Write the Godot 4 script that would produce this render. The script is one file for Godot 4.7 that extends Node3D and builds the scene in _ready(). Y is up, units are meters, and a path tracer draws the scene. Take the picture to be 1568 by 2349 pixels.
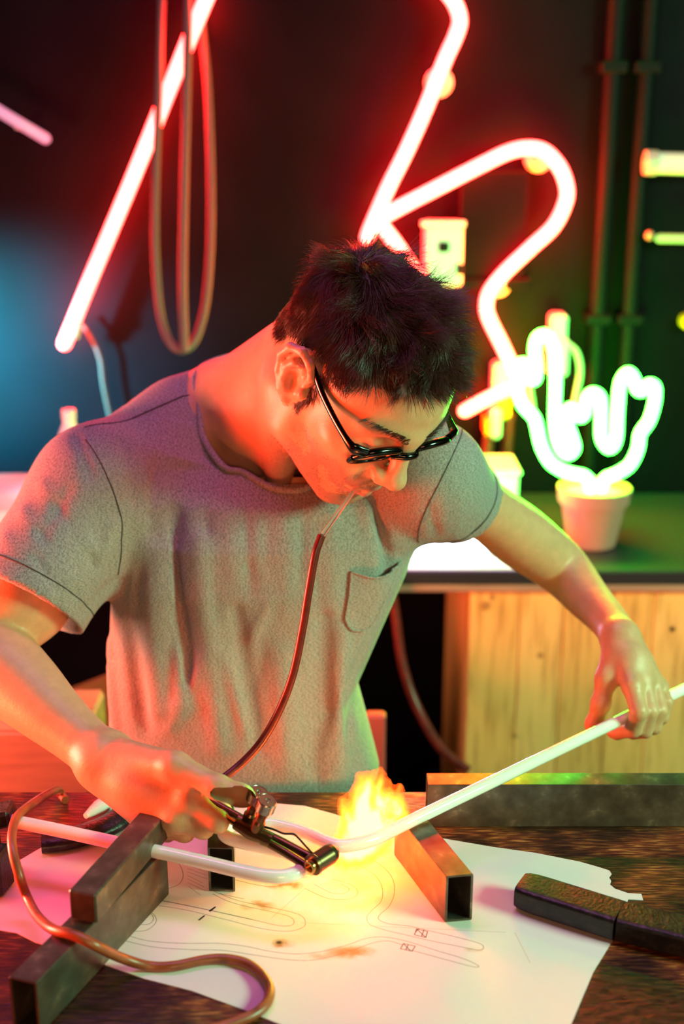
extends Node3D
# A glass bender at his bench among neon signs. Units are metres, y is up; the camera stands at x = 0, z = 0.

func _ready() -> void:
	# ---- camera
	var cam := Camera3D.new()
	cam.name = "camera"
	cam.position = Vector3(0, 1.6, 0)
	cam.rotation_degrees = Vector3(-17.3, 0, 0)
	cam.near = 0.05
	cam.far = 50.0
	var att := CameraAttributesPhysical.new()
	att.frustum_focal_length = 28.61
	att.exposure_aperture = 1.9
	att.frustum_focus_distance = 1.19
	cam.attributes = att
	cam.fov = 45.51
	add_child(cam)
	# ---- surroundings and exposure
	var env := Environment.new()
	env.background_mode = Environment.BG_COLOR
	env.background_color = Color(0, 0, 0)
	env.tonemap_mode = Environment.TONE_MAPPER_LINEAR
	env.tonemap_exposure = 0.94
	env.sdfgi_enabled = true
	env.ssao_enabled = true
	env.ssil_enabled = true
	var we := WorldEnvironment.new()
	we.name = "surroundings"
	we.environment = env
	add_child(we)
	# ---- lamps outside the frame: strips along the ceiling and neon on the side walls, plus an added frontal fill
	panel_lamp("ceiling_lamp", "long pinkish ceiling lamp above the bench", Vector3(-0.25, 2.62, -1.35), Vector3(-0.15, 0.9, -1.1), Vector2(1.3, 0.25), Color(1.0, 0.54, 0.95), 1.15)
	panel_lamp("green_neon_lamp", "greenish tube lamp high on the right wall", Vector3(1.78, 1.88, -0.36), Vector3(0.1, 1.05, -1.25), Vector2(0.6, 0.4), Color(0.68, 1.0, 0.76), 6.6)
	panel_lamp("red_neon_lamp", "red neon lamp low on the left wall", Vector3(-1.25, 0.95, -0.99), Vector3(-0.1, 1.1, -1.2), Vector2(0.3, 0.3), Color(1.0, 0.22, 0.04), 6.6)
	panel_lamp("added_amber_fill", "added amber fill light behind the camera, out of view", Vector3(0.35, 1.75, 1.6), Vector3(0.0, 1.0, -1.1), Vector2(0.8, 0.4), Color(1.0, 0.70, 0.50), 2.3)  # added warm fill from the front to soften contrast, not a known lamp
	panel_lamp("pink_neon_lamp", "pink neon lamp on the left wall by the back counter", Vector3(-1.15, 1.02, -1.30), Vector3(-0.25, 1.0, -1.36), Vector2(0.3, 0.4), Color(1.0, 0.72, 0.60), 2.2)
	materials()
	room()
	back_counter()
	neon_signs()
	wall_things()
	counter_things()
	bench()
	bench_things()
	glass_and_hoses()
	torch()
	person()
	glasses()
	flame()

# a lamp fitting: housing, glowing face and a light of the same size and colour just in front of it
func panel_lamp(called: String, label: String, at: Vector3, to: Vector3, size: Vector2, col: Color, energy: float) -> void:
	var o := thing(called, label, "lamp", at)
	var f := (to - at).normalized()
	var sx := f.cross(Vector3.UP if absf(f.y) < 0.95 else Vector3.FORWARD).normalized()
	var sy := sx.cross(f).normalized()
	var g := Geo.new()
	g.box(at - f * 0.04, sx * (size.x / 2 + 0.02), sy * (size.y / 2 + 0.02), f * 0.03, 0.004)
	var hm := StandardMaterial3D.new()
	hm.albedo_color = Color(0.1, 0.1, 0.1)
	obj("housing", g.mesh(), hm, o)
	var gl := Geo.new()
	gl.box(at - f * 0.006, sx * size.x / 2, sy * size.y / 2, f * 0.004)
	obj("glowing_tube_face", gl.mesh(), glow(col, 0.6), o)
	var l := AreaLight3D.new()
	l.name = "light"
	l.area_size = size
	l.area_normalize_energy = true
	l.light_color = col
	l.light_energy = energy
	l.light_size = 0.2
	l.shadow_enabled = true
	l.area_range = 8.0
	l.area_attenuation = 2.0
	o.add_child(l)
	l.transform = Transform3D(Basis(sx, sy, -f), f * 0.01)

func glow(col: Color, e: float) -> StandardMaterial3D:
	var m := StandardMaterial3D.new()
	m.albedo_color = Color(0.6, 0.6, 0.6)
	m.emission_enabled = true
	m.emission = col
	m.emission_energy_multiplier = e
	return m

func strip_light(parent: Node3D, a: Vector3, b: Vector3, out: Vector3, w: float, col: Color, energy: float) -> void:
	var l := AreaLight3D.new()
	l.name = "light"
	l.area_size = Vector2(a.distance_to(b), w)
	l.area_normalize_energy = true
	l.light_color = col
	l.light_energy = energy
	l.shadow_enabled = true
	l.area_range = 6.0
	l.area_attenuation = 2.0
	parent.add_child(l, true)
	var x := (b - a).normalized()
	var z := out.normalized()
	l.transform = Transform3D(Basis(x, z.cross(x).normalized(), z), (a + b) / 2 - parent.position)

func point_light(parent: Node3D, at: Vector3, size: float, col: Color, energy: float) -> void:
	var l := OmniLight3D.new()
	l.name = "light"
	l.light_size = size
	l.light_color = col
	l.light_energy = energy
	l.omni_range = 6.0
	l.omni_attenuation = 2.0
	l.shadow_enabled = true
	parent.add_child(l, true)
	l.position = at - parent.position

# ---------------------------------------------------------------- materials
func noise(freq: float, sd: int, oct := 4, kind := FastNoiseLite.TYPE_SIMPLEX_SMOOTH) -> FastNoiseLite:
	var f := FastNoiseLite.new()
	f.seed = sd
	f.noise_type = kind
	f.frequency = freq
	f.fractal_octaves = oct
	return f

func noise_tex(freq: float, sd: int, stops: Array, size := 512, oct := 4, normal := 0.0) -> NoiseTexture2D:
	var t := NoiseTexture2D.new()
	t.width = size
	t.height = size
	t.seamless = true
	t.noise = noise(freq, sd, oct)
	if normal > 0.0:
		t.as_normal_map = true
		t.bump_strength = normal
	elif stops.size() > 0:
		var g := Gradient.new()
		var offs := PackedFloat32Array()
		var cols := PackedColorArray()
		for s in stops:
			offs.append(s[0])
			cols.append(s[1])
		g.offsets = offs
		g.colors = cols
		t.color_ramp = g
	return t

func mat(called: String, col: Color, rough := 0.6, metal := 0.0) -> StandardMaterial3D:
	var m := StandardMaterial3D.new()
	m.resource_name = called
	m.albedo_color = col
	m.roughness = rough
	m.metallic = metal
	M[called] = m
	return m

func world_map(m: StandardMaterial3D, tex: Texture2D, scale: Vector3) -> void:
	m.albedo_texture = tex
	m.uv1_triplanar = true
	m.uv1_world_triplanar = true
	m.uv1_scale = scale

func grey(v: float) -> Color:
	return Color(v, v, v)

func materials() -> void:
	mat("wall", Color(0.050, 0.031, 0.066), 0.5)
	M.wall.metallic_specular = 0.15
	world_map(M.wall, noise_tex(0.02, 3, [[0.0, grey(0.75)], [1.0, grey(1.0)]], 256), Vector3.ONE * 0.7)
	mat("floor", Color(0.16, 0.15, 0.15), 0.7)
	mat("black", Color(0.025, 0.025, 0.028), 0.6)
	M.black.metallic_specular = 0.25
	mat("rubber_black", Color(0.035, 0.035, 0.035), 0.5)
	mat("white_plastic", Color(0.78, 0.78, 0.86), 0.35)
	mat("white_paint", Color(0.80, 0.81, 0.88), 0.3)
	mat("counter_top", Color(0.16, 0.16, 0.18), 0.35)
	# orange edge-glued pine of the back counter
	for i in 3:
		var p: Color = [Color(0.97, 0.72, 0.42), Color(0.94, 0.69, 0.40), Color(0.99, 0.75, 0.46)][i]
		mat("pine_%d" % i, p, 0.5)
		world_map(M["pine_%d" % i], noise_tex(0.012, 20 + i, [[0.0, Color(0.80, 0.74, 0.66)], [0.5, Color(0.98, 0.97, 0.95)], [1.0, Color(1, 1, 1)]], 512, 4), Vector3(9.0, 0.9, 9.0))
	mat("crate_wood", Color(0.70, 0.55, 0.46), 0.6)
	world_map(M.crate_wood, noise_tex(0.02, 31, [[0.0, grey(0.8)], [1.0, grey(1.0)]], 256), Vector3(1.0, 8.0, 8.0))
	mat("redlit_tint", Color(0.80, 0.32, 0.30), 0.5)  # red neon light on the slat, put into its wood colour
	mat("brown_wood", Color(0.56, 0.33, 0.17), 0.55)
	# dark burnt bench wood
	mat("bench_wood", Color(1, 1, 1), 0.42)
	world_map(M.bench_wood, noise_tex(0.02, 41, [[0.0, Color(0.24, 0.09, 0.05)], [0.45, Color(0.42, 0.18, 0.09)], [0.62, Color(0.60, 0.31, 0.15)], [0.82, Color(0.78, 0.48, 0.26)], [1.0, Color(0.86, 0.60, 0.36)]], 1024, 6), Vector3(1.6, 3.0, 15.0))
	# darkened patches, lighter where the top has been rubbed bare
	M.bench_wood.detail_enabled = true
	M.bench_wood.detail_blend_mode = BaseMaterial3D.BLEND_MODE_MUL
	M.bench_wood.detail_uv_layer = BaseMaterial3D.DETAIL_UV_2
	M.bench_wood.detail_albedo = noise_tex(0.006, 47, [[0.0, grey(0.30)], [0.45, grey(0.42)], [0.62, grey(0.72)], [0.8, grey(1.0)], [1.0, grey(1.0)]], 512, 6)
	M.bench_wood.uv2_triplanar = true
	M.bench_wood.uv2_world_triplanar = true
	M.bench_wood.uv2_scale = Vector3(2.3, 2.3, 3.4)
	M.bench_wood.uv2_offset = Vector3(0.3, 0.0, 0.15)
	M.bench_wood.normal_enabled = true
	M.bench_wood.normal_texture = noise_tex(0.03, 42, [], 512, 5, 6.0)
	M.bench_wood.normal_scale = 0.5
	mat("steel", Color(1, 1, 1), 0.42, 0.75)
	world_map(M.steel, noise_tex(0.01, 51, [[0.0, Color(0.33, 0.295, 0.255)], [0.5, Color(0.41, 0.375, 0.33)], [0.75, Color(0.46, 0.425, 0.375)], [1.0, Color(0.66, 0.61, 0.53)]], 512, 6), Vector3(7.0, 7.0, 7.0))
	M.steel.roughness_texture = noise_tex(0.02, 52, [[0.0, grey(0.75)], [1.0, grey(1.0)]], 256, 4)
	mat("steel_inside", Color(0.16, 0.15, 0.14), 0.7, 0.3)
	mat("cast_iron", Color(1, 1, 1), 0.36, 0.2)
	world_map(M.cast_iron, noise_tex(0.02, 55, [[0.0, Color(0.07, 0.055, 0.06)], [0.6, Color(0.14, 0.115, 0.118)], [1.0, Color(0.28, 0.235, 0.22)]], 512, 5), Vector3(8, 8, 8))
	M.cast_iron.normal_enabled = true
	M.cast_iron.normal_scale = 0.35
	M.cast_iron.normal_texture = noise_tex(0.05, 56, [], 512, 4, 5.0)
	mat("brass_dark", Color(0.42, 0.31, 0.22), 0.32, 0.9)
	mat("brass", Color(0.80, 0.60, 0.33), 0.22, 0.95)
	mat("nickel", Color(0.72, 0.68, 0.64), 0.25, 0.95)
	var op := mat("opal_glass", Color(0.93, 0.92, 0.91), 0.08)
	op.clearcoat_enabled = true
	op.clearcoat = 0.6
	op.clearcoat_roughness = 0.03
	op.subsurf_scatter_enabled = true
	op.subsurf_scatter_strength = 0.35
	var cg := mat("clear_glass", Color(1, 1, 1, 0.05), 0.03)
	cg.refraction_enabled = true
	cg.refraction_scale = 0.05
	var cp := mat("clear_plastic", Color(0.9, 0.95, 1.0, 0.35), 0.1)
	cp.transparency = BaseMaterial3D.TRANSPARENCY_ALPHA
	mat("hose_orange", Color(0.62, 0.30, 0.15), 0.35)
	var ho: StandardMaterial3D = M.hose_orange
	ho.clearcoat_enabled = true
	ho.clearcoat = 0.3
	world_map(ho, noise_tex(0.02, 61, [[0.0, grey(0.6)], [0.5, grey(1.0)], [1.0, grey(1.0)]], 256), Vector3(6, 6, 6))
	mat("hose_red", Color(0.42, 0.10, 0.07), 0.35)
	world_map(M.hose_red, noise_tex(0.03, 62, [[0.0, grey(0.55)], [0.55, grey(1.0)], [1.0, grey(1.0)]], 256), Vector3(6, 6, 6))
	var te := mat("terracotta", Color(0.70, 0.50, 0.43), 0.75)
	te.normal_enabled = false
	# heathered jersey
	var sh := mat("jersey", Color(0.66, 0.64, 0.63), 0.9)
	world_map(sh, noise_tex(0.04, 71, [[0.0, grey(0.30)], [0.38, grey(0.64)], [0.6, grey(0.97)], [1.0, grey(1.0)]], 1024, 3), Vector3(9.0, 26.0, 9.0))
	sh.rim_enabled = true
	sh.rim = 0.25
	sh.rim_tint = 0.5
	sh.normal_enabled = true
	sh.normal_texture = noise_tex(0.09, 72, [], 512, 3, 4.0)
	sh.normal_scale = 0.35
	mat("seam_thread", Color(0.22, 0.20, 0.20), 0.9)
	mat("trousers", Color(0.07, 0.07, 0.09), 0.8)
	mat("shoe", Color(0.1, 0.08, 0.07), 0.5)
	var sk := mat("skin", Color(1, 1, 1), 0.46)
	sk.vertex_color_use_as_albedo = true
	sk.subsurf_scatter_enabled = true
	sk.subsurf_scatter_strength = 0.12
	sk.normal_enabled = true
	sk.uv1_triplanar = true
	sk.uv1_world_triplanar = true
	sk.uv1_scale = Vector3.ONE * 6.0
	sk.normal_texture = noise_tex(0.09, 81, [], 512, 3, 3.0)
	sk.normal_scale = 0.18
	var ha := mat("hair", Color(0.23, 0.115, 0.078), 0.35)
	ha.specular_mode = BaseMaterial3D.SPECULAR_SCHLICK_GGX
	mat("acetate", Color(0.02, 0.014, 0.013), 0.16)
	var ln := mat("lens", Color(1, 1, 1, 0.06), 0.02)
	ln.transparency = BaseMaterial3D.TRANSPARENCY_ALPHA

# ---------------------------------------------------------------- the room
func box_mesh(lo: Vector3, hi: Vector3, ch := 0.0) -> ArrayMesh:
	var g := Geo.new()
	var h := (hi - lo) / 2
	g.box((lo + hi) / 2, Vector3(h.x, 0, 0), Vector3(0, h.y, 0), Vector3(0, 0, h.z), ch)
	return g.mesh()

func room() -> void:
	struct("wall_back", box_mesh(Vector3(-2.0, 0, -2.47), Vector3(2.2, 2.75, -2.35)), M.wall)
	struct("wall_left", box_mesh(Vector3(-2.0, 0, -2.35), Vector3(-1.88, 2.75, 2.0)), M.wall)
	struct("wall_right", box_mesh(Vector3(2.08, 0, -2.35), Vector3(2.2, 2.75, 2.0)), M.wall)
	struct("wall_front", box_mesh(Vector3(-2.0, 0, 2.0), Vector3(2.2, 2.75, 2.12)), M.wall)
	struct("floor", box_mesh(Vector3(-2.0, -0.1, -2.47), Vector3(2.2, 0, 2.12)), M.floor)
	struct("ceiling", box_mesh(Vector3(-2.0, 2.75, -2.47), Vector3(2.2, 2.85, 2.12)), M.wall)

# ---------------------------------------------------------------- back counter and what stands on it
func back_counter() -> void:
	var top := thing("workbench_counter", "long back counter with a pale grey top and a warm pine front", "counter", Vector3(0.3, 0, -2.1))
	obj("worktop", box_mesh(Vector3(-1.86, 0.885, -2.345), Vector3(1.7, 0.91, -1.888), 0.003), M.counter_top, top)
	obj("front_edge", box_mesh(Vector3(-0.2, 0.872, -1.9), Vector3(1.7, 0.885, -1.89), 0.002), M.crate_wood, top)
	var cab := thing("cabinet", "orange pine cabinet of vertical boards under the back counter", "cabinet", Vector3(0.6, 0, -2.1))
	var xs := [0.213, 0.298, 0.372, 0.452, 0.523, 0.61, 0.70, 0.80, 0.92, 1.05]
	for i in xs.size() - 1:
		obj("board", box_mesh(Vector3(xs[i] + 0.0006, 0.06, -1.925 + 0.0006 * (i % 3)), Vector3(xs[i + 1] - 0.0006, 0.872, -1.905 + 0.0006 * (i % 3)), 0.0012), M["pine_%d" % (i * 2 % 3)], cab)
	obj("side_panel", box_mesh(Vector3(0.213, 0.06, -2.33), Vector3(0.233, 0.872, -1.926)), M.pine_1, cab)
	obj("plinth", box_mesh(Vector3(0.24, 0, -2.3), Vector3(1.04, 0.06, -1.95)), M.black, cab)
	var km := mat("knot", Color(0.72, 0.48, 0.26), 0.6)
	for p in [[0.2395, 0.842, 0.010], [0.251, 0.858, 0.006], [0.336, 0.752, 0.008], [0.438, 0.66, 0.006], [0.392, 0.725, 0.006], [0.556, 0.8, 0.007], [0.3, 0.6, 0.006]]:
		var kn := Geo.new()
		kn.lathe(Vector3(p[0], p[1], -1.906), Vector3(0, 0, 1), [Vector2(0, 0.0016), Vector2(p[2] * 0.7, 0.0016), Vector2(p[2], 0.0006), Vector2(p[2], 0.0)], 14)
		obj("knot", kn.mesh(), km, cab)
	var leg := thing("counter_support", "dark panel carrying the left end of the back counter", "support", Vector3(-1.2, 0, -2.1))
	obj("panel", box_mesh(Vector3(-1.25, 0, -2.33), Vector3(-1.2, 0.885, -1.92)), M.black, leg)
	# left: salmon crate front and a board leaning behind it
	var crate := thing("cardboard_box", "plain cardboard box standing under the forearm, reddened by neon light", "box", Vector3(-0.55, 0, -1.5))
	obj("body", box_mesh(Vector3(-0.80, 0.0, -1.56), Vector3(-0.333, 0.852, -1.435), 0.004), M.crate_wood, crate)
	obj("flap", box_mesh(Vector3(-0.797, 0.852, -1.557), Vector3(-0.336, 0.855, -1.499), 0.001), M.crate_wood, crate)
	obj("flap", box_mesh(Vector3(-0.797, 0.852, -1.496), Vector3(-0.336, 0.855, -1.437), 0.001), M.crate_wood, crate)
	var lb := thing("leaning_board", "orange wooden board with a slanting top edge behind the person's elbow", "board", Vector3(-0.45, 0, -1.8))
	var g := Geo.new()
	g.slab([Vector3(-0.62, 0, -1.8), Vector3(-0.2, 0, -1.8), Vector3(-0.2, 0.83, -1.8), Vector3(-0.372, 0.761, -1.8), Vector3(-0.484, 0.715, -1.8), Vector3(-0.62, 0.655, -1.8)], Vector3(0, 0, -0.02))
	obj("panel", g.mesh(), M.brown_wood, lb)
	# upright behind the hip
	var ch := thing("stool", "wooden stool with one upright slat coloured as if red-lit behind the person's hip", "stool", Vector3(0.1, 0, -1.62))
	obj("back_slat", box_mesh(Vector3(0.034, 0.47, -1.625), Vector3(0.064, 0.79, -1.605), 0.004), M.redlit_tint, ch)
	obj("seat", box_mesh(Vector3(-0.2, 0.44, -1.84), Vector3(0.09, 0.47, -1.60), 0.004), M.crate_wood, ch)
	for x in [-0.18, 0.062]:
		for z in [-1.82, -1.62]:
			obj("leg", box_mesh(Vector3(x - 0.012, 0, z - 0.012), Vector3(x + 0.012, 0.44, z + 0.012), 0.002), M.crate_wood, ch)
	# hose hanging in the dark opening
	tag(obj("hanging_hose", tube_mesh(curve([Vector3(0.0757, 0.8992, -1.8765), Vector3(0.0869, 0.8477, -1.8709), Vector3(0.0996, 0.7613, -1.8545), Vector3(0.1234, 0.6924, -1.833), Vector3(0.1614, 0.6366, -1.7947), Vector3(0.2068, 0.6055, -1.7745)], 8), 0.008, 10), M.hose_red), "dark red hose hanging in the black opening under the counter", "hose")

# ---------------------------------------------------------------- neon
const RED := Color(1.0, 0.12, 0.10)

func neon_part(parent: Node3D, pts: Array, r: float, m: Material, called := "glass_tube") -> void:
	obj(called, tube_mesh(pts, r, 12, true), m, parent)

func neon_signs() -> void:
	var rm := glow(Color(1.0, 0.075, 0.07), 200.0)
	M.neon_red = rm
	var cm := mat("cable_grey", Color(0.30, 0.25, 0.25), 0.6)
	var clip := mat("clip", Color(0.75, 0.7, 0.7), 0.3)
	# big letter
	var k := thing("neon_letter", "large red neon letter glowing on the dark wall behind the head", "neon sign", Vector3(0.1606, 1.3672, -2.33))
	var a := curve([Vector3(0.1512, 1.871, -2.29), Vector3(0.1706, 1.8432, -2.29), Vector3(0.1948, 1.8152, -2.29), Vector3(0.2055, 1.787, -2.29), Vector3(0.1993, 1.7607, -2.29), Vector3(0.1805, 1.7191, -2.29), Vector3(0.1484, 1.6389, -2.29), Vector3(0.1146, 1.5643, -2.29), Vector3(0.0839, 1.5036, -2.29), Vector3(0.0527, 1.4326, -2.29), Vector3(0.0464, 1.4146, -2.29)], 6)
	neon_part(k, a, 0.0125, rm)
	var b := curve([Vector3(0.067, 1.4473, -2.29), Vector3(0.1081, 1.4698, -2.29), Vector3(0.1709, 1.5021, -2.29), Vector3(0.2487, 1.5417, -2.29), Vector3(0.2989, 1.5651, -2.29), Vector3(0.3355, 1.5719, -2.29), Vector3(0.3656, 1.5651, -2.29), Vector3(0.3929, 1.5379, -2.29), Vector3(0.4074, 1.5036, -2.29), Vector3(0.4058, 1.4744, -2.29), Vector3(0.3865, 1.4341, -2.29), Vector3(0.3459, 1.3949, -2.29), Vector3(0.3034, 1.3537, -2.29), Vector3(0.2764, 1.3193, -2.29), Vector3(0.2693, 1.2911, -2.29), Vector3(0.276, 1.2643, -2.29), Vector3(0.3007, 1.2176, -2.29), Vector3(0.333, 1.1527, -2.29), Vector3(0.3368, 1.1426, -2.29), Vector3(0.3312, 1.1375, -2.29), Vector3(0.2879, 1.119, -2.29), Vector3(0.2355, 1.0901, -2.29)], 6)
	neon_part(k, b, 0.0125, rm)
	neon_part(k, curve([Vector3(0.0653, 1.4438, -2.285), Vector3(0.0806, 1.4267, -2.285), Vector3(0.1049, 1.3954, -2.285), Vector3(0.142, 1.34, -2.285)], 4), 0.0125, rm)
	for s in [Vector3(0.3612, 1.5541, -2.35), Vector3(0.1751, 1.685, -2.35), Vector3(0.2956, 1.326, -2.35)]:
		var c := Geo.new()
		c.lathe(s, Vector3(0, 0, 1), [Vector2(0.022, 0), Vector2(0.026, 0.004), Vector2(0.026, 0.012), Vector2(0.012, 0.018), Vector2(0.009, 0.05), Vector2(0, 0.05)], 16)
		obj("standoff", c.mesh(), clip, k)
	var f := Vector3(0, -0.25, 1)
	strip_light(k, Vector3(0.1654, 1.6895, -2.274), Vector3(0.0756, 1.4891, -2.274), f, 0.008, RED, 0.2)
	strip_light(k, Vector3(0.1151, 1.4753, -2.274), Vector3(0.2854, 1.5594, -2.274), f, 0.008, RED, 0.18)
	strip_light(k, Vector3(0.3793, 1.4298, -2.274), Vector3(0.2936, 1.3475, -2.274), f, 0.008, RED, 0.1)
	# stick
	var st := thing("neon_stick", "straight red neon tube slanting up the wall on the left", "neon sign", Vector3(-0.3972, 1.5097, -2.33))
	neon_part(st, [Vector3(-0.5223, 1.2192, -2.29), Vector3(-0.4638, 1.3442, -2.29), Vector3(-0.3825, 1.5113, -2.29), Vector3(-0.3249, 1.633, -2.29), Vector3(-0.2659, 1.7593, -2.29), Vector3(-0.2299, 1.8327, -2.29)], 0.0125, rm)
	var e := Geo.new()
	e.sweep([Vector3(-0.5066, 1.234, -2.29), Vector3(-0.4951, 1.2602, -2.29)], [0.013, 0.008], 12)
	obj("electrode", e.mesh(), clip, st)
	strip_light(st, Vector3(-0.4835, 1.3013, -2.274), Vector3(-0.3193, 1.6401, -2.274), f, 0.008, Color(1.0, 0.1, 0.11), 0.3)
	var wire := tube_mesh(curve([Vector3(-0.5008, 1.2575, -2.325), Vector3(-0.4819, 1.2284, -2.325), Vector3(-0.4652, 1.1865, -2.325), Vector3(-0.4615, 1.1356, -2.325), Vector3(-0.4531, 1.0754, -2.325), Vector3(-0.4453, 1.0318, -2.325)], 6), 0.0032, 8)
	obj("lead_wire", wire, cm, st)
	var pk := thing("glass_stick", "short pale pink tube at the far left edge of the wall", "neon tube", Vector3(-0.5901, 1.6132, -2.33))
	neon_part(pk, [Vector3(-0.6506, 1.6621, -2.28), Vector3(-0.5919, 1.6254, -2.28), Vector3(-0.5295, 1.5884, -2.28)], 0.0095, glow(Color(0.80, 0.55, 0.82), 0.62))
	obj("bracket", tube_mesh([Vector3(-0.5795, 1.6079, -2.35), Vector3(-0.5795, 1.6079, -2.35) + Vector3(0, 0, 0.07)], 0.004, 8), M.clip, pk)
	# hanging cable loop in front of the stick
	var cb := thing("hanging_cable", "thin pale cable hanging in a long loop in front of the left neon tube", "cable", Vector3(-0.2786, 1.4556, -2.2))
	obj("loop", tube_mesh(curve([Vector3(-0.3149, 1.8499, -2.3192), Vector3(-0.3195, 1.7112, -2.276), Vector3(-0.3256, 1.4928, -2.1975), Vector3(-0.3233, 1.3849, -2.1534), Vector3(-0.315, 1.2981, -2.1264), Vector3(-0.2969, 1.2528, -2.1018), Vector3(-0.2743, 1.2398, -2.0978), Vector3(-0.2529, 1.2584, -2.114), Vector3(-0.2373, 1.3185, -2.1432), Vector3(-0.2308, 1.412, -2.1829), Vector3(-0.2311, 1.5284, -2.2296), Vector3(-0.2376, 1.6754, -2.2858), Vector3(-0.2495, 1.7794, -2.3287), Vector3(-0.2561, 1.8471, -2.3603)], 8), 0.0072, 10), cm, cb)
	obj("strand", tube_mesh(curve([Vector3(-0.2665, 1.8403, -2.2953), Vector3(-0.2683, 1.6737, -2.2329), Vector3(-0.2721, 1.4941, -2.1717), Vector3(-0.2738, 1.3511, -2.122), Vector3(-0.2707, 1.2394, -2.0872)], 6), 0.0078, 10), cm, cb)
	# blue spot lamp beyond the left edge of the frame, washing the wall
	var bl := thing("blue_spot_lamp", "blue spot lamp beyond the left edge, aimed at the back wall", "lamp", Vector3(-1.12, 1.2, -1.9))
	var bd := (Vector3(-0.74, 1.17, -2.35) - Vector3(-1.12, 1.2, -1.9)).normalized()
	var bg := Geo.new()
	bg.lathe(Vector3(-1.12, 1.2, -1.9) - bd * 0.08, bd, [Vector2(0, 0), Vector2(0.03, 0), Vector2(0.04, 0.02), Vector2(0.045, 0.075), Vector2(0.04, 0.075)], 24)
	obj("housing", bg.mesh(), M.black, bl)
	var bf := Geo.new()
	bf.lathe(Vector3(-1.12, 1.2, -1.9) - bd * 0.008, bd, [Vector2(0.039, 0), Vector2(0.0, 0.002)], 24)
	obj("glowing_lens", bf.mesh(), glow(Color(0.05, 0.6, 1.0), 3.0), bl)
	obj("stand", tube_mesh([Vector3(-1.14, 0.91, -1.93), Vector3(-1.14, 1.2, -1.93)], 0.008, 10), M.black, bl)
	var sl := SpotLight3D.new()
	sl.name = "light"
	sl.light_color = Color(0.0, 0.93, 1.0)
	sl.light_energy = 24.0
	sl.light_size = 0.035
	sl.spot_angle = 26.0
	sl.spot_angle_attenuation = 1.0
	sl.spot_range = 6.0
	sl.spot_attenuation = 2.0
	sl.shadow_enabled = true
	bl.add_child(sl)
	var bx := bd.cross(Vector3.UP).normalized()
	sl.transform = Transform3D(Basis(bx, bx.cross(bd), -bd), bd * 0.01)
	# green neon above the frame, mirrored in the steel on the bench
	var gn := thing("green_neon_sign", "green neon sign on the back wall above the frame", "neon sign", Vector3(0.42, 2.0, -2.33))
	neon_part(gn, curve([Vector3(0.26, 1.93, -2.29), Vector3(0.30, 2.05, -2.29), Vector3(0.36, 1.96, -2.29), Vector3(0.42, 2.06, -2.29), Vector3(0.48, 1.96, -2.29), Vector3(0.54, 2.05, -2.29), Vector3(0.60, 1.93, -2.29)], 6), 0.011, glow(Color(0.11, 1.0, 0.14), 40.0))
	obj("standoff", tube_mesh([Vector3(0.42, 2.04, -2.35), Vector3(0.42, 2.04, -2.29)], 0.006, 8), clip, gn)
	strip_light(gn, Vector3(0.27, 1.99, -2.27), Vector3(0.59, 1.99, -2.27), Vector3(0, -0.3, 1), 0.02, Color(0.12, 1.0, 0.16), 0.1)

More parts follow.
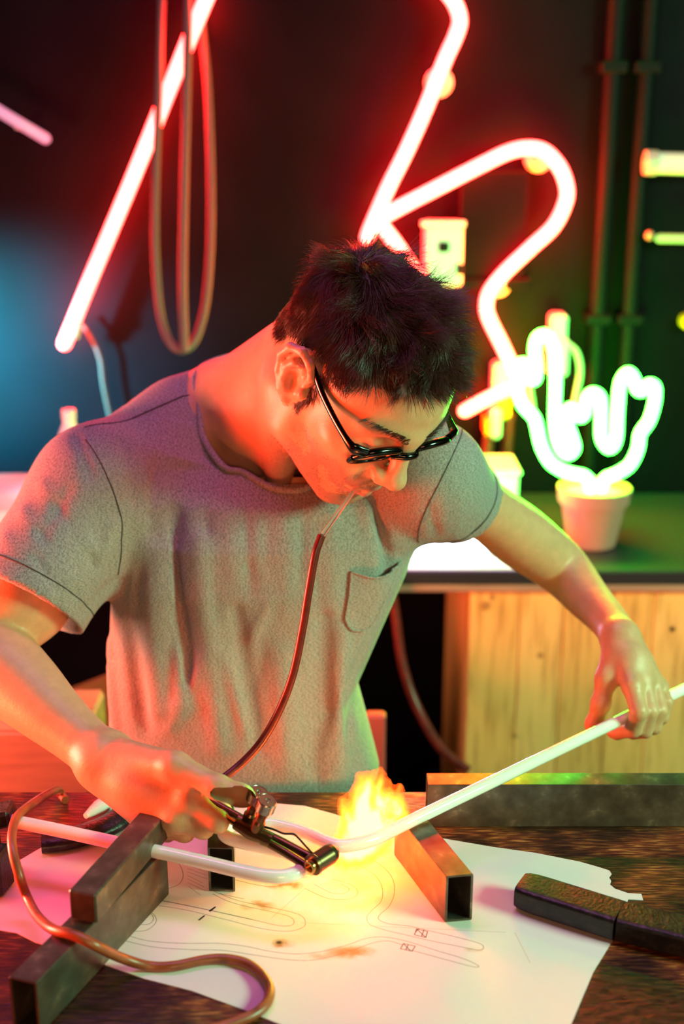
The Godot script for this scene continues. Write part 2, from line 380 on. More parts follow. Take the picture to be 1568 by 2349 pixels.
# ---------------------------------------------------------------- things on the wall
func wall_things() -> void:
	for i in 2:
		var x0: Vector3 = [Vector3(0.4791, 1.851, -2.33), Vector3(0.536, 1.851, -2.33)][i]
		var x1: Vector3 = [Vector3(0.4856, 1.0305, -2.33), Vector3(0.5455, 1.0305, -2.33)][i]
		var c := thing("conduit", ["black conduit pipe on the wall, nearer the neon letter", "black conduit pipe on the wall, nearer the right edge"][i], "pipe", Vector3(x1.x, 0.91, -2.33))
		obj("pipe", tube_mesh([Vector3(x1.x, 0.91, -2.325), Vector3(x1.x, 2.3, -2.325)], 0.016, 14), M.black, c)
		for y in [1.25, 1.7]:
			obj("clamp", box_mesh(Vector3(x1.x - 0.024, y, -2.349), Vector3(x1.x + 0.024, y + 0.02, -2.306), 0.003), M.black, c)
	# dark electrical panel behind the letter
	var pn := thing("electrical_box", "dark metal box on the wall inside the neon letter's curve", "box", Vector3(0.2788, 1.4301, -2.345))
	obj("body", box_mesh(Vector3(0.2166, 1.3261, -2.349), Vector3(0.3418, 1.532, -2.31) , 0.004), M.wall, pn)
	obj("rim", box_mesh(Vector3(0.2127, 1.3179, -2.349), Vector3(0.3524, 1.3382, -2.3), 0.002), M.wall, pn)
	# white switch box
	var sw := thing("switch_box", "white outlet box on the wall above the head", "switch box", Vector3(0.1908, 1.386, -2.345))
	obj("body", box_mesh(Vector3(0.1511, 1.3261, -2.349), Vector3(0.2214, 1.4433, -2.27), 0.006), M.white_plastic, sw)
	obj("lid", box_mesh(Vector3(0.1425, 1.4356, -2.27), Vector3(0.2237, 1.4469, -2.262), 0.002), M.white_plastic, sw)
	obj("socket", box_mesh(Vector3(0.1761, 1.3903, -2.272), Vector3(0.1951, 1.408, -2.266), 0.002), M.black, sw)
	obj("socket", box_mesh(Vector3(0.21, 1.3494, -2.272), Vector3(0.2216, 1.3689, -2.266), 0.002), M.black, sw)
	# adapter with its cables
	var ad := thing("power_adapter", "white power adapter plugged in behind the green cactus lamp", "adapter", Vector3(0.4147, 1.2092, -2.34))
	obj("plug_top", box_mesh(Vector3(0.391, 1.2142, -2.33), Vector3(0.4222, 1.2747, -2.28), 0.006), M.white_plastic, ad)
	obj("body", box_mesh(Vector3(0.3887, 1.1585, -2.33), Vector3(0.4261, 1.2307, -2.27), 0.006), M.white_plastic, ad)
	obj("cable", tube_mesh(curve([Vector3(0.4237, 1.2192, -2.28), Vector3(0.441, 1.2028, -2.28), Vector3(0.4494, 1.1696, -2.28), Vector3(0.4452, 1.1278, -2.28), Vector3(0.4393, 1.0855, -2.28), Vector3(0.4322, 1.0342, -2.28)], 6), 0.006, 10), M.clip, ad)
	obj("cable", tube_mesh(curve([Vector3(0.3548, 1.1862, -2.28), Vector3(0.3551, 1.1446, -2.28), Vector3(0.362, 1.1025, -2.28), Vector3(0.3731, 1.0428, -2.28)], 6), 0.006, 10), M.clip, ad)
	# connectors and coiled leads
	var ye := mat("yellow_plastic", Color(0.9, 0.68, 0.12), 0.4)
	var pl := thing("plug_strip", "cluster of white and yellow plugs with coiled leads under the neon letter", "plugs", Vector3(0.2981, 1.1154, -2.34))
	obj("plug", box_mesh(Vector3(0.2875, 1.1213, -2.345), Vector3(0.317, 1.1794, -2.29), 0.006), M.white_plastic, pl)
	obj("plug", box_mesh(Vector3(0.3012, 1.0708, -2.345), Vector3(0.3251, 1.1205, -2.295), 0.006), ye, pl)
	obj("plug", box_mesh(Vector3(0.2854, 1.0339, -2.345), Vector3(0.3065, 1.0929, -2.285), 0.006), M.white_plastic, pl)
	obj("plug", box_mesh(Vector3(0.2749, 1.0401, -2.345), Vector3(0.2806, 1.0741, -2.285), 0.004), ye, pl)
	for i in 2:
		var co := Geo.new()
		var top: Vector3 = [Vector3(0.2863, 1.0424, -2.31), Vector3(0.3237, 1.0787, -2.31)][i]
		var bot: Vector3 = [Vector3(0.2789, 0.9607, -2.31), Vector3(0.32, 0.9607, -2.31)][i]
		var pts := []
		for j in 161:
			var t := j / 160.0
			pts.append(top.lerp(bot, t) + Vector3(cos(t * TAU * 16), 0, sin(t * TAU * 16)) * 0.009)
		co.sweep(pts, [0.0026], 6)
		obj("coiled_lead", co.mesh(), M.hose_red, pl)
	# tubes in a rack at the right edge
	var rk := thing("tube_rack", "clear glass tube with a metal cap on the dark wall at the right edge", "glass tube", Vector3(0.5997, 1.5443, -2.34))
	obj("glass", tube_mesh([Vector3(0.5583, 1.5467, -2.27), Vector3(0.6755, 1.5437, -2.27)], 0.019, 16, true), M.opal_glass, rk)
	obj("cap", tube_mesh([Vector3(0.5411, 1.5474, -2.27), Vector3(0.5614, 1.5467, -2.27)], 0.0215, 16), M.clip, rk)
	obj("bracket", tube_mesh([Vector3(0.6507, 1.5433, -2.35), Vector3(0.6507, 1.5433, -2.35) + Vector3(0, 0, 0.08)], 0.006, 8), M.black, rk)
	var gt := thing("green_tube", "thin lime green glowing tube at the right edge of the wall", "neon tube", Vector3(0.6185, 1.4097, -2.34))
	obj("glass_tube", tube_mesh([Vector3(0.5804, 1.4138, -2.28), Vector3(0.6826, 1.4123, -2.28)], 0.0078, 12, true), glow(Color(0.62, 0.92, 0.2), 0.85), gt)
	var ball := SphereMesh.new()
	ball.radius = 0.0085
	ball.height = 0.017
	ball.radial_segments = 16
	ball.rings = 8
	var bo := obj("end_bulb", ball, M.terracotta, gt, true)
	bo.position = Vector3(0.5616, 1.4193, -2.28) - gt.position
	obj("bracket", tube_mesh([Vector3(0.6623, 1.4081, -2.35), Vector3(0.6623, 1.4081, -2.35) + Vector3(0, 0, 0.07)], 0.004, 8), M.black, gt)
	var yk := thing("yellow_knob", "small yellow fitting on the wall at the right edge", "fitting", Vector3(0.6501, 1.2553, -2.34))
	var kg := Geo.new()
	kg.lathe(Vector3(0.6621, 1.2538, -2.35), Vector3(0, 0, 1), [Vector2(0.016, 0), Vector2(0.016, 0.03), Vector2(0.012, 0.04), Vector2(0, 0.04)], 16)
	obj("cap", kg.mesh(), ye, yk)

# ---------------------------------------------------------------- things on the back counter
func counter_things() -> void:
	# cactus lamp
	var base: Vector3 = Vector3(0.4356, 0.91, -1.98) + Vector3(0, 0, -0.045)
	var ca := thing("cactus_lamp", "green neon cactus lamp growing from a small terracotta pot", "lamp", base)
	var pot := Geo.new()
	var h := 0.106
	pot.lathe(base, Vector3.UP, [Vector2(0, 0.0), Vector2(0.038, 0.0), Vector2(0.042, 0.003), Vector2(0.055, h * 0.72), Vector2(0.056, h * 0.74), Vector2(0.0605, h * 0.745), Vector2(0.0635, h - 0.002), Vector2(0.062, h), Vector2(0.058, h), Vector2(0.056, h * 0.86), Vector2(0, h * 0.86)], 36)
	obj("pot", pot.mesh(), M.terracotta, ca)
	var so := Geo.new()
	so.lathe(base + Vector3(0, h * 0.865, 0), Vector3.UP, [Vector2(0.0555, 0.0), Vector2(0.045, 0.004), Vector2(0, 0.005)], 24)
	obj("soil_disc", so.mesh(), M.white_plastic, ca)
	var gm := glow(Color(0.11, 1.0, 0.14), 95.0)
	var d := 2.06
	var cp := curve([Vector3(0.4179, 1.0257, -1.9787), Vector3(0.4164, 1.0369, -1.9822), Vector3(0.4076, 1.0454, -1.9849), Vector3(0.387, 1.0496, -1.9862), Vector3(0.3664, 1.0566, -1.9884), Vector3(0.3487, 1.0706, -1.9927), Vector3(0.3355, 1.0959, -2.0006), Vector3(0.3281, 1.1275, -2.0105), Vector3(0.3222, 1.1416, -2.0148), Vector3(0.3046, 1.1606, -2.0207), Vector3(0.2958, 1.1872, -2.0291), Vector3(0.2943, 1.2153, -2.0378), Vector3(0.3031, 1.2266, -2.0413), Vector3(0.3119, 1.221, -2.0396), Vector3(0.3164, 1.2027, -2.0339), Vector3(0.3252, 1.2013, -2.0334), Vector3(0.3274, 1.2153, -2.0378), Vector3(0.3252, 1.2505, -2.0487), Vector3(0.3296, 1.2673, -2.054), Vector3(0.3406, 1.2729, -2.0557), Vector3(0.3517, 1.2645, -2.0531), Vector3(0.3598, 1.2399, -2.0455), Vector3(0.3605, 1.1943, -2.0312), Vector3(0.359, 1.1451, -2.0159), Vector3(0.362, 1.11, -2.005), Vector3(0.3708, 1.0875, -1.998), Vector3(0.3826, 1.0805, -1.9958), Vector3(0.3921, 1.0903, -1.9989), Vector3(0.3885, 1.1065, -2.0039), Vector3(0.3811, 1.1275, -2.0105), Vector3(0.3804, 1.1486, -2.017), Vector3(0.3885, 1.1542, -2.0188), Vector3(0.4002, 1.1409, -2.0146), Vector3(0.4091, 1.1465, -2.0164), Vector3(0.4135, 1.1704, -2.0238), Vector3(0.4238, 1.1788, -2.0264), Vector3(0.4355, 1.1704, -2.0238), Vector3(0.437, 1.1381, -2.0137), Vector3(0.4377, 1.1065, -2.0039), Vector3(0.4503, 1.0903, -1.9989), Vector3(0.462, 1.1044, -2.0032), Vector3(0.465, 1.1521, -2.0181), Vector3(0.4694, 1.1943, -2.0312), Vector3(0.4812, 1.2111, -2.0365), Vector3(0.4915, 1.2041, -2.0343), Vector3(0.4973, 1.1858, -2.0286), Vector3(0.5062, 1.183, -2.0277), Vector3(0.5179, 1.1929, -2.0308), Vector3(0.5282, 1.1872, -2.0291), Vector3(0.5268, 1.1627, -2.0214), Vector3(0.5179, 1.1346, -2.0126), Vector3(0.5032, 1.1135, -2.0061), Vector3(0.4988, 1.0889, -1.9984), Vector3(0.4856, 1.0636, -1.9905), Vector3(0.4642, 1.0496, -1.9862), Vector3(0.4444, 1.0411, -1.9835), Vector3(0.4385, 1.0271, -1.9792)], 5)
	obj("neon_tube", tube_mesh(cp, 0.0105, 12, true), gm, ca)
	for p in [Vector3(0.3473, 1.0749, -1.994), Vector3(0.3605, 1.2153, -2.0378), Vector3(0.4642, 1.1451, -2.0159), Vector3(0.5047, 1.11, -2.005), Vector3(0.3811, 1.0854, -1.9973), Vector3(0.4606, 1.0482, -1.9857)]:
		point_light(ca, p, 0.006, Color(0.12, 1.0, 0.16), 0.012)
	# light panel lying on the counter, and the pale box behind the arm
	var lp := thing("light_panel", "glowing white light panel lying on the back counter under the raised sleeve", "lamp", Vector3(0.18, 0.91, -2.0))
	obj("housing", box_mesh(Vector3(-0.02, 0.91, -2.06), Vector3(0.262, 0.918, -1.945), 0.002), M.white_plastic, lp)
	obj("glowing_face", box_mesh(Vector3(-0.015, 0.918, -2.055), Vector3(0.257, 0.922, -1.95), 0.001), glow(Color(0.86, 0.93, 1.0), 2.2), lp)
	strip_light(lp, Vector3(0.0, 0.925, -2.0), Vector3(0.24, 0.925, -2.0), Vector3(0.1, 1, -0.35), 0.09, Color(0.72, 0.82, 1.0), 0.9)
	obj("diffuser_sheet", box_mesh(Vector3(-0.02, 0.9103, -1.945), Vector3(0.292, 0.914, -1.889), 0.001), glow(Color(0.72, 0.70, 0.95), 0.62), lp)
	var bx := thing("storage_box", "translucent white plastic box on the back counter behind the raised arm", "box", Vector3(0.28, 0.91, -2.12))
	var d1: Vector3 = Vector3(0.3302, 0.9859, -2.0606)
	obj("body", box_mesh(Vector3(0.155, 0.91, -2.2), Vector3(0.315, 1.015, -2.09), 0.004), M.white_paint, bx)
	obj("lid", box_mesh(Vector3(0.151, 1.015, -2.204), Vector3(0.319, 1.027, -2.086), 0.004), M.white_plastic, bx)
	# left end
	var wb := thing("white_shelf", "white shelf board at the far left end of the counter", "shelf", Vector3(-0.65, 0.91, -2.1))
	obj("board", box_mesh(Vector3(-0.95, 0.965, -2.2), Vector3(-0.44, 0.99, -1.96), 0.002), M.white_paint, wb)
	obj("foot", box_mesh(Vector3(-0.93, 0.91, -2.18), Vector3(-0.91, 0.965, -1.98)), M.crate_wood, wb)
	obj("foot", box_mesh(Vector3(-0.48, 0.91, -2.18), Vector3(-0.46, 0.965, -1.98)), M.crate_wood, wb)
	for i in 2:
		var c: Vector3 = [Vector3(-0.53, 1.0081, -2.078), Vector3(-0.5045, 1.0041, -2.0977)][i]
		var bb := thing("globe_bulb", ["glowing pinkish globe bulb left of its twin by the shoulder", "glowing pinkish globe bulb half hidden behind the shoulder"][i], "bulb", c, "globe bulbs")
		var s := SphereMesh.new()
		s.radius = 0.0145
		s.height = 0.029
		s.radial_segments = 20
		s.rings = 12
		obj("bulb", s, glow(Color(1.0, 0.72, 0.74), 3.0), bb, true)
		obj("socket", tube_mesh([c - Vector3(0, 0.013, 0), Vector3(c.x, 0.99, c.z)], 0.009, 12), M.white_plastic, bb)
		point_light(bb, c, 0.01, Color(1.0, 0.6, 0.6), 0.012)
	for i in 2:
		var c: Vector3 = [Vector3(-0.478, 0.99, -2.09), Vector3(-0.448, 0.99, -2.12)][i]
		var hh: float = [0.142, 0.10][i]
		var r: float = [0.02, 0.018][i]
		var bt := thing("glass_jar", ["tall clear glass bottle standing at the left end of the counter", "shorter clear glass bottle tucked behind the shoulder"][i], "bottle", c)
		var g := Geo.new()
		g.lathe(c, Vector3.UP, [Vector2(0, 0), Vector2(r, 0), Vector2(r, hh * 0.72), Vector2(r * 0.55, hh * 0.86), Vector2(r * 0.5, hh)], 24)
		obj("glass", g.mesh(), M.white_paint if i == 0 else M.clear_plastic, bt)
		var cpg := Geo.new()
		cpg.lathe(c + Vector3(0, hh, 0), Vector3.UP, [Vector2(r * 0.6, -0.012), Vector2(r * 0.6, 0.004), Vector2(0, 0.004)], 20)
		obj("cap", cpg.mesh(), M.white_plastic, bt)

# ---------------------------------------------------------------- the work bench
func bench() -> void:
	var t := thing("workbench", "dark burnt wooden workbench with a scratched top", "workbench", Vector3(0, 0, -0.8))
	obj("tabletop", box_mesh(Vector3(-0.85, 0.87, -1.187), Vector3(0.85, 0.91, -0.40), 0.003), M.bench_wood, t)
	obj("apron", box_mesh(Vector3(-0.80, 0.78, -1.15), Vector3(0.80, 0.87, -1.13)), M.bench_wood, t)
	obj("apron", box_mesh(Vector3(-0.80, 0.78, -0.46), Vector3(0.80, 0.87, -0.44)), M.bench_wood, t)
	for x in [-0.78, 0.78]:
		for z in [-1.14, -0.46]:
			obj("leg", box_mesh(Vector3(x - 0.035, 0, z - 0.035), Vector3(x + 0.035, 0.87, z + 0.035), 0.003), M.bench_wood, t)

# pencil line into the drawing image
func pencil(im: Image, pts: Array, col: Color, w: float, lo: Vector2, size: Vector2) -> void:
	for i in pts.size() - 1:
		var a: Vector2 = ((pts[i] as Vector2) - lo) / size * Vector2(im.get_size())
		var b: Vector2 = ((pts[i + 1] as Vector2) - lo) / size * Vector2(im.get_size())
		var n := int(a.distance_to(b) * 1.5) + 1
		for j in n:
			var p := a.lerp(b, float(j) / n)
			for dy in range(-1, 2):
				for dx in range(-1, 2):
					var q := Vector2i(int(p.x) + dx, int(p.y) + dy)
					if q.x < 0 or q.y < 0 or q.x >= im.get_width() or q.y >= im.get_height():
						continue
					var f := clampf(w - (Vector2(q) + Vector2(0.5, 0.5)).distance_to(p), 0.0, 1.0) * col.a
					im.set_pixel(q.x, q.y, im.get_pixel(q.x, q.y).lerp(Color(col.r, col.g, col.b), f))

func stain(im: Image, at: Vector2, r: Vector2, col: Color, lo: Vector2, size: Vector2, sd: int) -> void:
	var nz := noise(0.02, sd, 4)
	var c := (at - lo) / size * Vector2(im.get_size())
	var rp := r / size * Vector2(im.get_size())
	for y in range(maxi(0, int(c.y - rp.y)), mini(im.get_height(), int(c.y + rp.y))):
		for x in range(maxi(0, int(c.x - rp.x)), mini(im.get_width(), int(c.x + rp.x))):
			var e := ((Vector2(x, y) - c) / rp).length()
			if e >= 1.0:
				continue
			var f := clampf((1.0 - e) * 1.4, 0, 1) * clampf(0.55 + nz.get_noise_2d(x, y) * 1.3, 0, 1) * col.a
			im.set_pixel(x, y, im.get_pixel(x, y).lerp(Color(col.r, col.g, col.b), f))

func sheet(called: String, label: String, outline: PackedVector2Array, y: float, m: Material, lo: Vector2, size: Vector2) -> void:
	# paper as a fine triangle net over the outline with slight swells, and a thin underside
	var g := Geo.new()
	var step := 0.02
	var nx := int(size.x / step)
	var ny := int(size.y / step)
	var nz := noise(4.0, 9, 2)
	for j in ny:
		for i in nx:
			var c := PackedVector2Array([lo + Vector2(i, j) * step, lo + Vector2(i + 1, j) * step, lo + Vector2(i + 1, j + 1) * step, lo + Vector2(i, j + 1) * step])
			for poly in Geometry2D.intersect_polygons(outline, c):
				var t := Geometry2D.triangulate_polygon(poly)
				var k := g.v.size()
				for p in poly:
					var q: Vector2 = p
					var hgt := 0.0007 + 0.0005 * nz.get_noise_2d(q.x, q.y)
					g.v.append(Vector3(q.x, y + hgt, q.y))
					var e := 0.002
					var gx := (nz.get_noise_2d(q.x + e, q.y) - nz.get_noise_2d(q.x - e, q.y)) / (2 * e) * 0.0005
					var gz := (nz.get_noise_2d(q.x, q.y + e) - nz.get_noise_2d(q.x, q.y - e)) / (2 * e) * 0.0005
					g.n.append(Vector3(-gx, 1, -gz).normalized())
					g.uv.append((q - lo) / size)
				for a in t:
					g.ix.append(k + a)
	# edge
	var m2 := outline.size()
	for i in m2:
		var a := outline[i]
		var b := outline[(i + 1) % m2]
		var d := Vector3(b.y - a.y, 0, a.x - b.x).normalized()
		var mid := (a + b) / 2 + Vector2(d.x, d.z) * 0.0005
		if Geometry2D.is_point_in_polygon(mid, outline):
			d = -d
		var k := g.v.size()
		for q in [Vector3(a.x, y, a.y), Vector3(b.x, y, b.y), Vector3(b.x, y + 0.0007, b.y), Vector3(a.x, y + 0.0007, a.y)]:
			g.v.append(q)
			g.n.append(d)
			g.uv.append((Vector2(q.x, q.z) - lo) / size)
		g.ix.append_array([k, k + 1, k + 2, k, k + 2, k + 3])
	var o := obj(called, g.mesh(true), m)
	tag(o, label, "paper")

func bench_things() -> void:
	# ---- the pattern sheet
	var lo := Vector2(-0.42, -1.2)
	var size := Vector2(0.80, 0.46)
	var im := Image.create(2000, 1150, false, Image.FORMAT_RGB8)
	im.fill(Color(0.915, 0.865, 0.86))
	# soft yellowish patches
	for s in [[-0.02, -1.0, 0.14, 0.09, 0.20, 91], [0.03, -1.03, 0.1, 0.07, 0.25, 92]]:
		stain(im, Vector2(s[0], s[1]), Vector2(s[2], s[3]), Color(0.90, 0.76, 0.50, s[4]), lo, size, s[5])
	for s in [[660, 2030, 0.02, 0.010, 0.7], [590, 2080, 0.016, 0.012, 0.5], [800, 2185, 0.028, 0.011, 0.6], [690, 2010, 0.022, 0.008, 0.6], [640, 2165, 0.006, 0.005, 1.2], [610, 2060, 0.03, 0.02, 0.25]]:
		pass
	var sp: Array = Array(PackedVector2Array([Vector2(-0.0539, -1.0105), Vector2(-0.0789, -0.9774), Vector2(0.0073, -0.9103), Vector2(-0.0398, -1.0277), Vector2(-0.0555, -0.9242), Vector2(-0.0527, -0.9211), Vector2(0.1159, -0.9139), Vector2(-0.0168, -0.9049)]))
	var sr := [Vector2(0.022, 0.009), Vector2(0.018, 0.010), Vector2(0.026, 0.011), Vector2(0.024, 0.007), Vector2(0.008, 0.006), Vector2(0.012, 0.008), Vector2(0.01, 0.004), Vector2(0.02, 0.006)]
	for i in sp.size():
		stain(im, sp[i], sr[i], Color(0.62, 0.36, 0.12, 0.75 if i < 6 else 0.3), lo, size, 100 + i)
	stain(im, sp[4], Vector2(0.0042, 0.0028), Color(0.06, 0.03, 0.01, 1.5), lo, size, 120)
	var pen := Color(0.36, 0.30, 0.27, 0.75)
	var lines := [
		PackedVector2Array([Vector2(-0.1729, -0.9868), Vector2(-0.1482, -0.9794), Vector2(-0.1146, -0.9681), Vector2(-0.0815, -0.9563), Vector2(-0.0571, -0.9479), Vector2(-0.0460, -0.9486), Vector2(-0.0439, -0.9550), Vector2(-0.0498, -0.9622), Vector2(-0.0662, -0.9687), Vector2(-0.0911, -0.9774), Vector2(-0.1081, -0.9855), Vector2(-0.1223, -0.9965)]),
		PackedVector2Array([Vector2(-0.1742, -0.9787), Vector2(-0.1431, -0.9707), Vector2(-0.1054, -0.9563), Vector2(-0.0727, -0.9435), Vector2(-0.0488, -0.9397), Vector2(-0.0356, -0.9454), Vector2(-0.0335, -0.9537), Vector2(-0.0377, -0.9628), Vector2(-0.0501, -0.9694), Vector2(-0.0748, -0.9774), Vector2(-0.1000, -0.9868), Vector2(-0.1174, -0.9978)]),
		PackedVector2Array([Vector2(-0.1883, -0.9499), Vector2(-0.1763, -0.9499), Vector2(-0.1727, -0.9576), Vector2(-0.1767, -0.9654), Vector2(-0.1825, -0.9641), Vector2(-0.1861, -0.9563)]),
		PackedVector2Array([Vector2(-0.1906, -0.9397), Vector2(-0.1770, -0.9410), Vector2(-0.1702, -0.9511), Vector2(-0.1711, -0.9602), Vector2(-0.1771, -0.9681), Vector2(-0.1833, -0.9694)]),
		PackedVector2Array([Vector2(-0.1957, -0.9353), Vector2(-0.1727, -0.9260), Vector2(-0.1412, -0.9224), Vector2(-0.1101, -0.9224), Vector2(-0.0866, -0.9187), Vector2(-0.0630, -0.9115), Vector2(-0.0398, -0.9079), Vector2(-0.0169, -0.9115), Vector2(0.0062, -0.9211), Vector2(0.0219, -0.9297), Vector2(0.0375, -0.9316), Vector2(0.0568, -0.9260), Vector2(0.0831, -0.9127), Vector2(0.1051, -0.9020), Vector2(0.1171, -0.8932), Vector2(0.1153, -0.8903), Vector2(0.0971, -0.8973), Vector2(0.0675, -0.9103), Vector2(0.0570, -0.9151)]),
		PackedVector2Array([Vector2(-0.1963, -0.9273), Vector2(-0.1676, -0.9175), Vector2(-0.1363, -0.9139), Vector2(-0.1054, -0.9127), Vector2(-0.0780, -0.9067), Vector2(-0.0472, -0.9002), Vector2(-0.0243, -0.8996), Vector2(0.0023, -0.9091), Vector2(0.0256, -0.9224), Vector2(0.0412, -0.9260), Vector2(0.0546, -0.9199)]),
		PackedVector2Array([Vector2(0.0197, -1.0410), Vector2(0.0322, -1.0263), Vector2(0.0383, -1.0062), Vector2(0.0368, -0.9855), Vector2(0.0275, -0.9707), Vector2(0.0228, -0.9602), Vector2(0.0254, -0.9499), Vector2(0.0379, -0.9422), Vector2(0.0572, -0.9347), Vector2(0.0801, -0.9260), Vector2(0.1028, -0.9187), Vector2(0.1196, -0.9133), Vector2(0.1250, -0.9163), Vector2(0.1225, -0.9224), Vector2(0.1039, -0.9310), Vector2(0.0811, -0.9397), Vector2(0.0618, -0.9473), Vector2(0.0421, -0.9511), Vector2(0.0336, -0.9576), Vector2(0.0354, -0.9654), Vector2(0.0439, -0.9774), Vector2(0.0496, -0.9978), Vector2(0.0489, -1.0205), Vector2(0.0411, -1.0395), Vector2(0.0286, -1.0545)]),
		PackedVector2Array([Vector2(-0.0954, -1.0336), Vector2(-0.0693, -1.0248), Vector2(-0.0561, -1.0119), Vector2(-0.0684, -1.0076), Vector2(-0.0853, -1.0119), Vector2(-0.1027, -1.0190)]),
		PackedVector2Array([Vector2(-0.0349, -1.0048), Vector2(-0.0140, -0.9896), Vector2(0.0066, -0.9882), Vector2(0.0149, -0.9978), Vector2(0.0092, -1.0105), Vector2(-0.0101, -1.0205)]),
		PackedVector2Array([Vector2(-0.0268, -1.0119), Vector2(-0.0099, -0.9978), Vector2(0.0025, -0.9978), Vector2(0.0067, -1.0048), Vector2(-0.0017, -1.0133)]),
		PackedVector2Array([Vector2(-0.1718, -1.0637), Vector2(-0.1598, -1.0447), Vector2(-0.1541, -1.0263), Vector2(-0.1565, -1.0119), Vector2(-0.1659, -1.0048)]),
		PackedVector2Array([Vector2(-0.1267, -1.0076), Vector2(-0.1174, -0.9978), Vector2(-0.0919, -0.9882)]),
	]
	for l in lines:
		pencil(im, curve(Array(l), 6), pen, 1.05, lo, size)
	pencil(im, Array(PackedVector2Array([Vector2(-0.1729, -0.9868), Vector2(-0.1482, -0.9794), Vector2(-0.1146, -0.9681), Vector2(-0.0815, -0.9563)])), Color(0.12, 0.1, 0.1, 0.8), 1.2, lo, size)
	for l in [PackedVector2Array([Vector2(-0.1228, -0.9700), Vector2(-0.1178, -0.9760)]), PackedVector2Array([Vector2(-0.1220, -0.9694), Vector2(-0.1184, -0.9747)]), PackedVector2Array([Vector2(-0.1310, -0.9563), Vector2(-0.1265, -0.9628)]), PackedVector2Array([Vector2(-0.1306, -0.9563), Vector2(-0.1272, -0.9615)])]:
		pencil(im, Array(l), Color(0.05, 0.05, 0.06, 1), 2.2, lo, size)
	for l in [PackedVector2Array([Vector2(0.0675, -0.9435), Vector2(0.0772, -0.9397), Vector2(0.0750, -0.9310), Vector2(0.0651, -0.9347), Vector2(0.0675, -0.9435), Vector2(0.0750, -0.9310)]), PackedVector2Array([Vector2(0.0547, -0.9224), Vector2(0.0649, -0.9187), Vector2(0.0615, -0.9115), Vector2(0.0516, -0.9151), Vector2(0.0547, -0.9224), Vector2(0.0600, -0.9127)]), PackedVector2Array([Vector2(0.0661, -0.9385), Vector2(0.0704, -0.9448)]), PackedVector2Array([Vector2(0.0712, -0.9322), Vector2(0.0742, -0.9422)]), PackedVector2Array([Vector2(0.0562, -0.9139), Vector2(0.0589, -0.9211)])]:
		pencil(im, Array(l), Color(0.3, 0.22, 0.2, 0.9), 1.3, lo, size)
	for i in 7:
		var a: Array = Array(PackedVector2Array([Vector2(-0.1529, -1.0447), Vector2(-0.1337, -1.0336)]))
		pencil(im, [(a[0] as Vector2) + Vector2(0.001 * i, 0.006 * i), (a[1] as Vector2) + Vector2(0.002 * (i % 3), 0.0065 * i)], Color(0.6, 0.45, 0.42, 0.7), 1.0, lo, size)
	# fold lines of the paper
	for l in [PackedVector2Array([Vector2(-0.0145, -1.0373), Vector2(-0.0656, -0.9576)]), PackedVector2Array([Vector2(-0.0374, -0.9524), Vector2(0.1479, -0.9385)]), PackedVector2Array([Vector2(0.1557, -0.9385), Vector2(0.1633, -0.8961)])]:
		pencil(im, Array(l), Color(0.80, 0.74, 0.68, 0.6), 1.4, lo, size)
	var pm := mat("pattern_paper", Color(1, 1, 1), 0.42)
	pm.albedo_texture = ImageTexture.create_from_image(im)
	var edge := PackedVector2Array([Vector2(-0.3447, -1.0119), Vector2(-0.3338, -1.0336), Vector2(-0.3031, -1.0754), Vector2(-0.2634, -1.1076), Vector2(-0.2096, -1.1388), Vector2(-0.1424, -1.1590), Vector2(-0.0769, -1.1608), Vector2(-0.0392, -1.1546), Vector2(-0.0088, -1.1388), Vector2(0.0073, -1.1285), Vector2(0.0745, -1.1018), Vector2(0.1094, -1.0897), Vector2(0.1523, -1.0762), Vector2(0.1947, -1.0652), Vector2(0.2355, -1.0500), Vector2(0.2518, -1.0410), Vector2(0.2613, -1.0350), Vector2(0.2622, -1.0292), Vector2(0.2584, -1.0234), Vector2(0.2593, -1.0176), Vector2(0.2568, -1.0119), Vector2(0.2604, -1.0048), Vector2(0.2713, -0.9978), Vector2(0.2834, -0.9965), Vector2(0.2828, -0.9868), Vector2(0.2691, -0.9882), Vector2(0.2563, -0.9576), Vector2(0.2499, -0.9410), Vector2(0.2160, -0.8846), Vector2(0.1857, -0.8207), Vector2(0.1710, -0.7859), Vector2(0.0735, -0.7836), Vector2(-0.0083, -0.7994), Vector2(-0.0508, -0.8202), Vector2(-0.0803, -0.8366), Vector2(-0.1261, -0.8601), Vector2(-0.1688, -0.8756), Vector2(-0.2078, -0.8950), Vector2(-0.2394, -0.9103), Vector2(-0.2717, -0.9236), Vector2(-0.2923, -0.9372), Vector2(-0.3262, -0.9460)])
	sheet("pattern_sheet", "large white paper sheet with pencil tube drawings and burn marks on the bench", edge, 0.91, pm, lo, size)
	# ---- steel tubes
	var u := Vector3.UP
	var a0 := Vector3(0.0958, 0.91, -0.9557)
	a0.y = 0.9112
	steel("steel_tube", "open rectangular steel tube under the straight glass tube, glowing orange from the flame", Vector3(0.0937, 0.9112, -0.9520), Vector3(-0.0416, 0, -0.1085), Vector3(0.0250, 0, -0.0035), 0.0485)
	steel("steel_tube", "longest steel tube, running from the near left corner of the bench under the orange hose", Vector3(-0.2643, 0.9105, -0.8152), Vector3(0.0769, 0, -0.1880), Vector3(0.0236, 0, 0.0075), 0.0492)
	steel("steel_tube", "short steel tube end with a black opening in front of the hand", Vector3(-0.1262, 0.9112, -1.0000), Vector3(-0.0080, 0, -0.095), Vector3(0.0250, 0, 0.001), 0.048)
	steel("steel_tube", "long steel tube lying along the far edge of the bench, right of the person", Vector3(0.0882, 0.9100, -1.1140), Vector3(0.50, 0, -0.001), Vector3(0, 0, -0.0240), 0.0495)
	# bar lying on the long tube
	var bar := Geo.new()
	var n0 := Vector3(-0.2185, 0.9760, -0.8830)
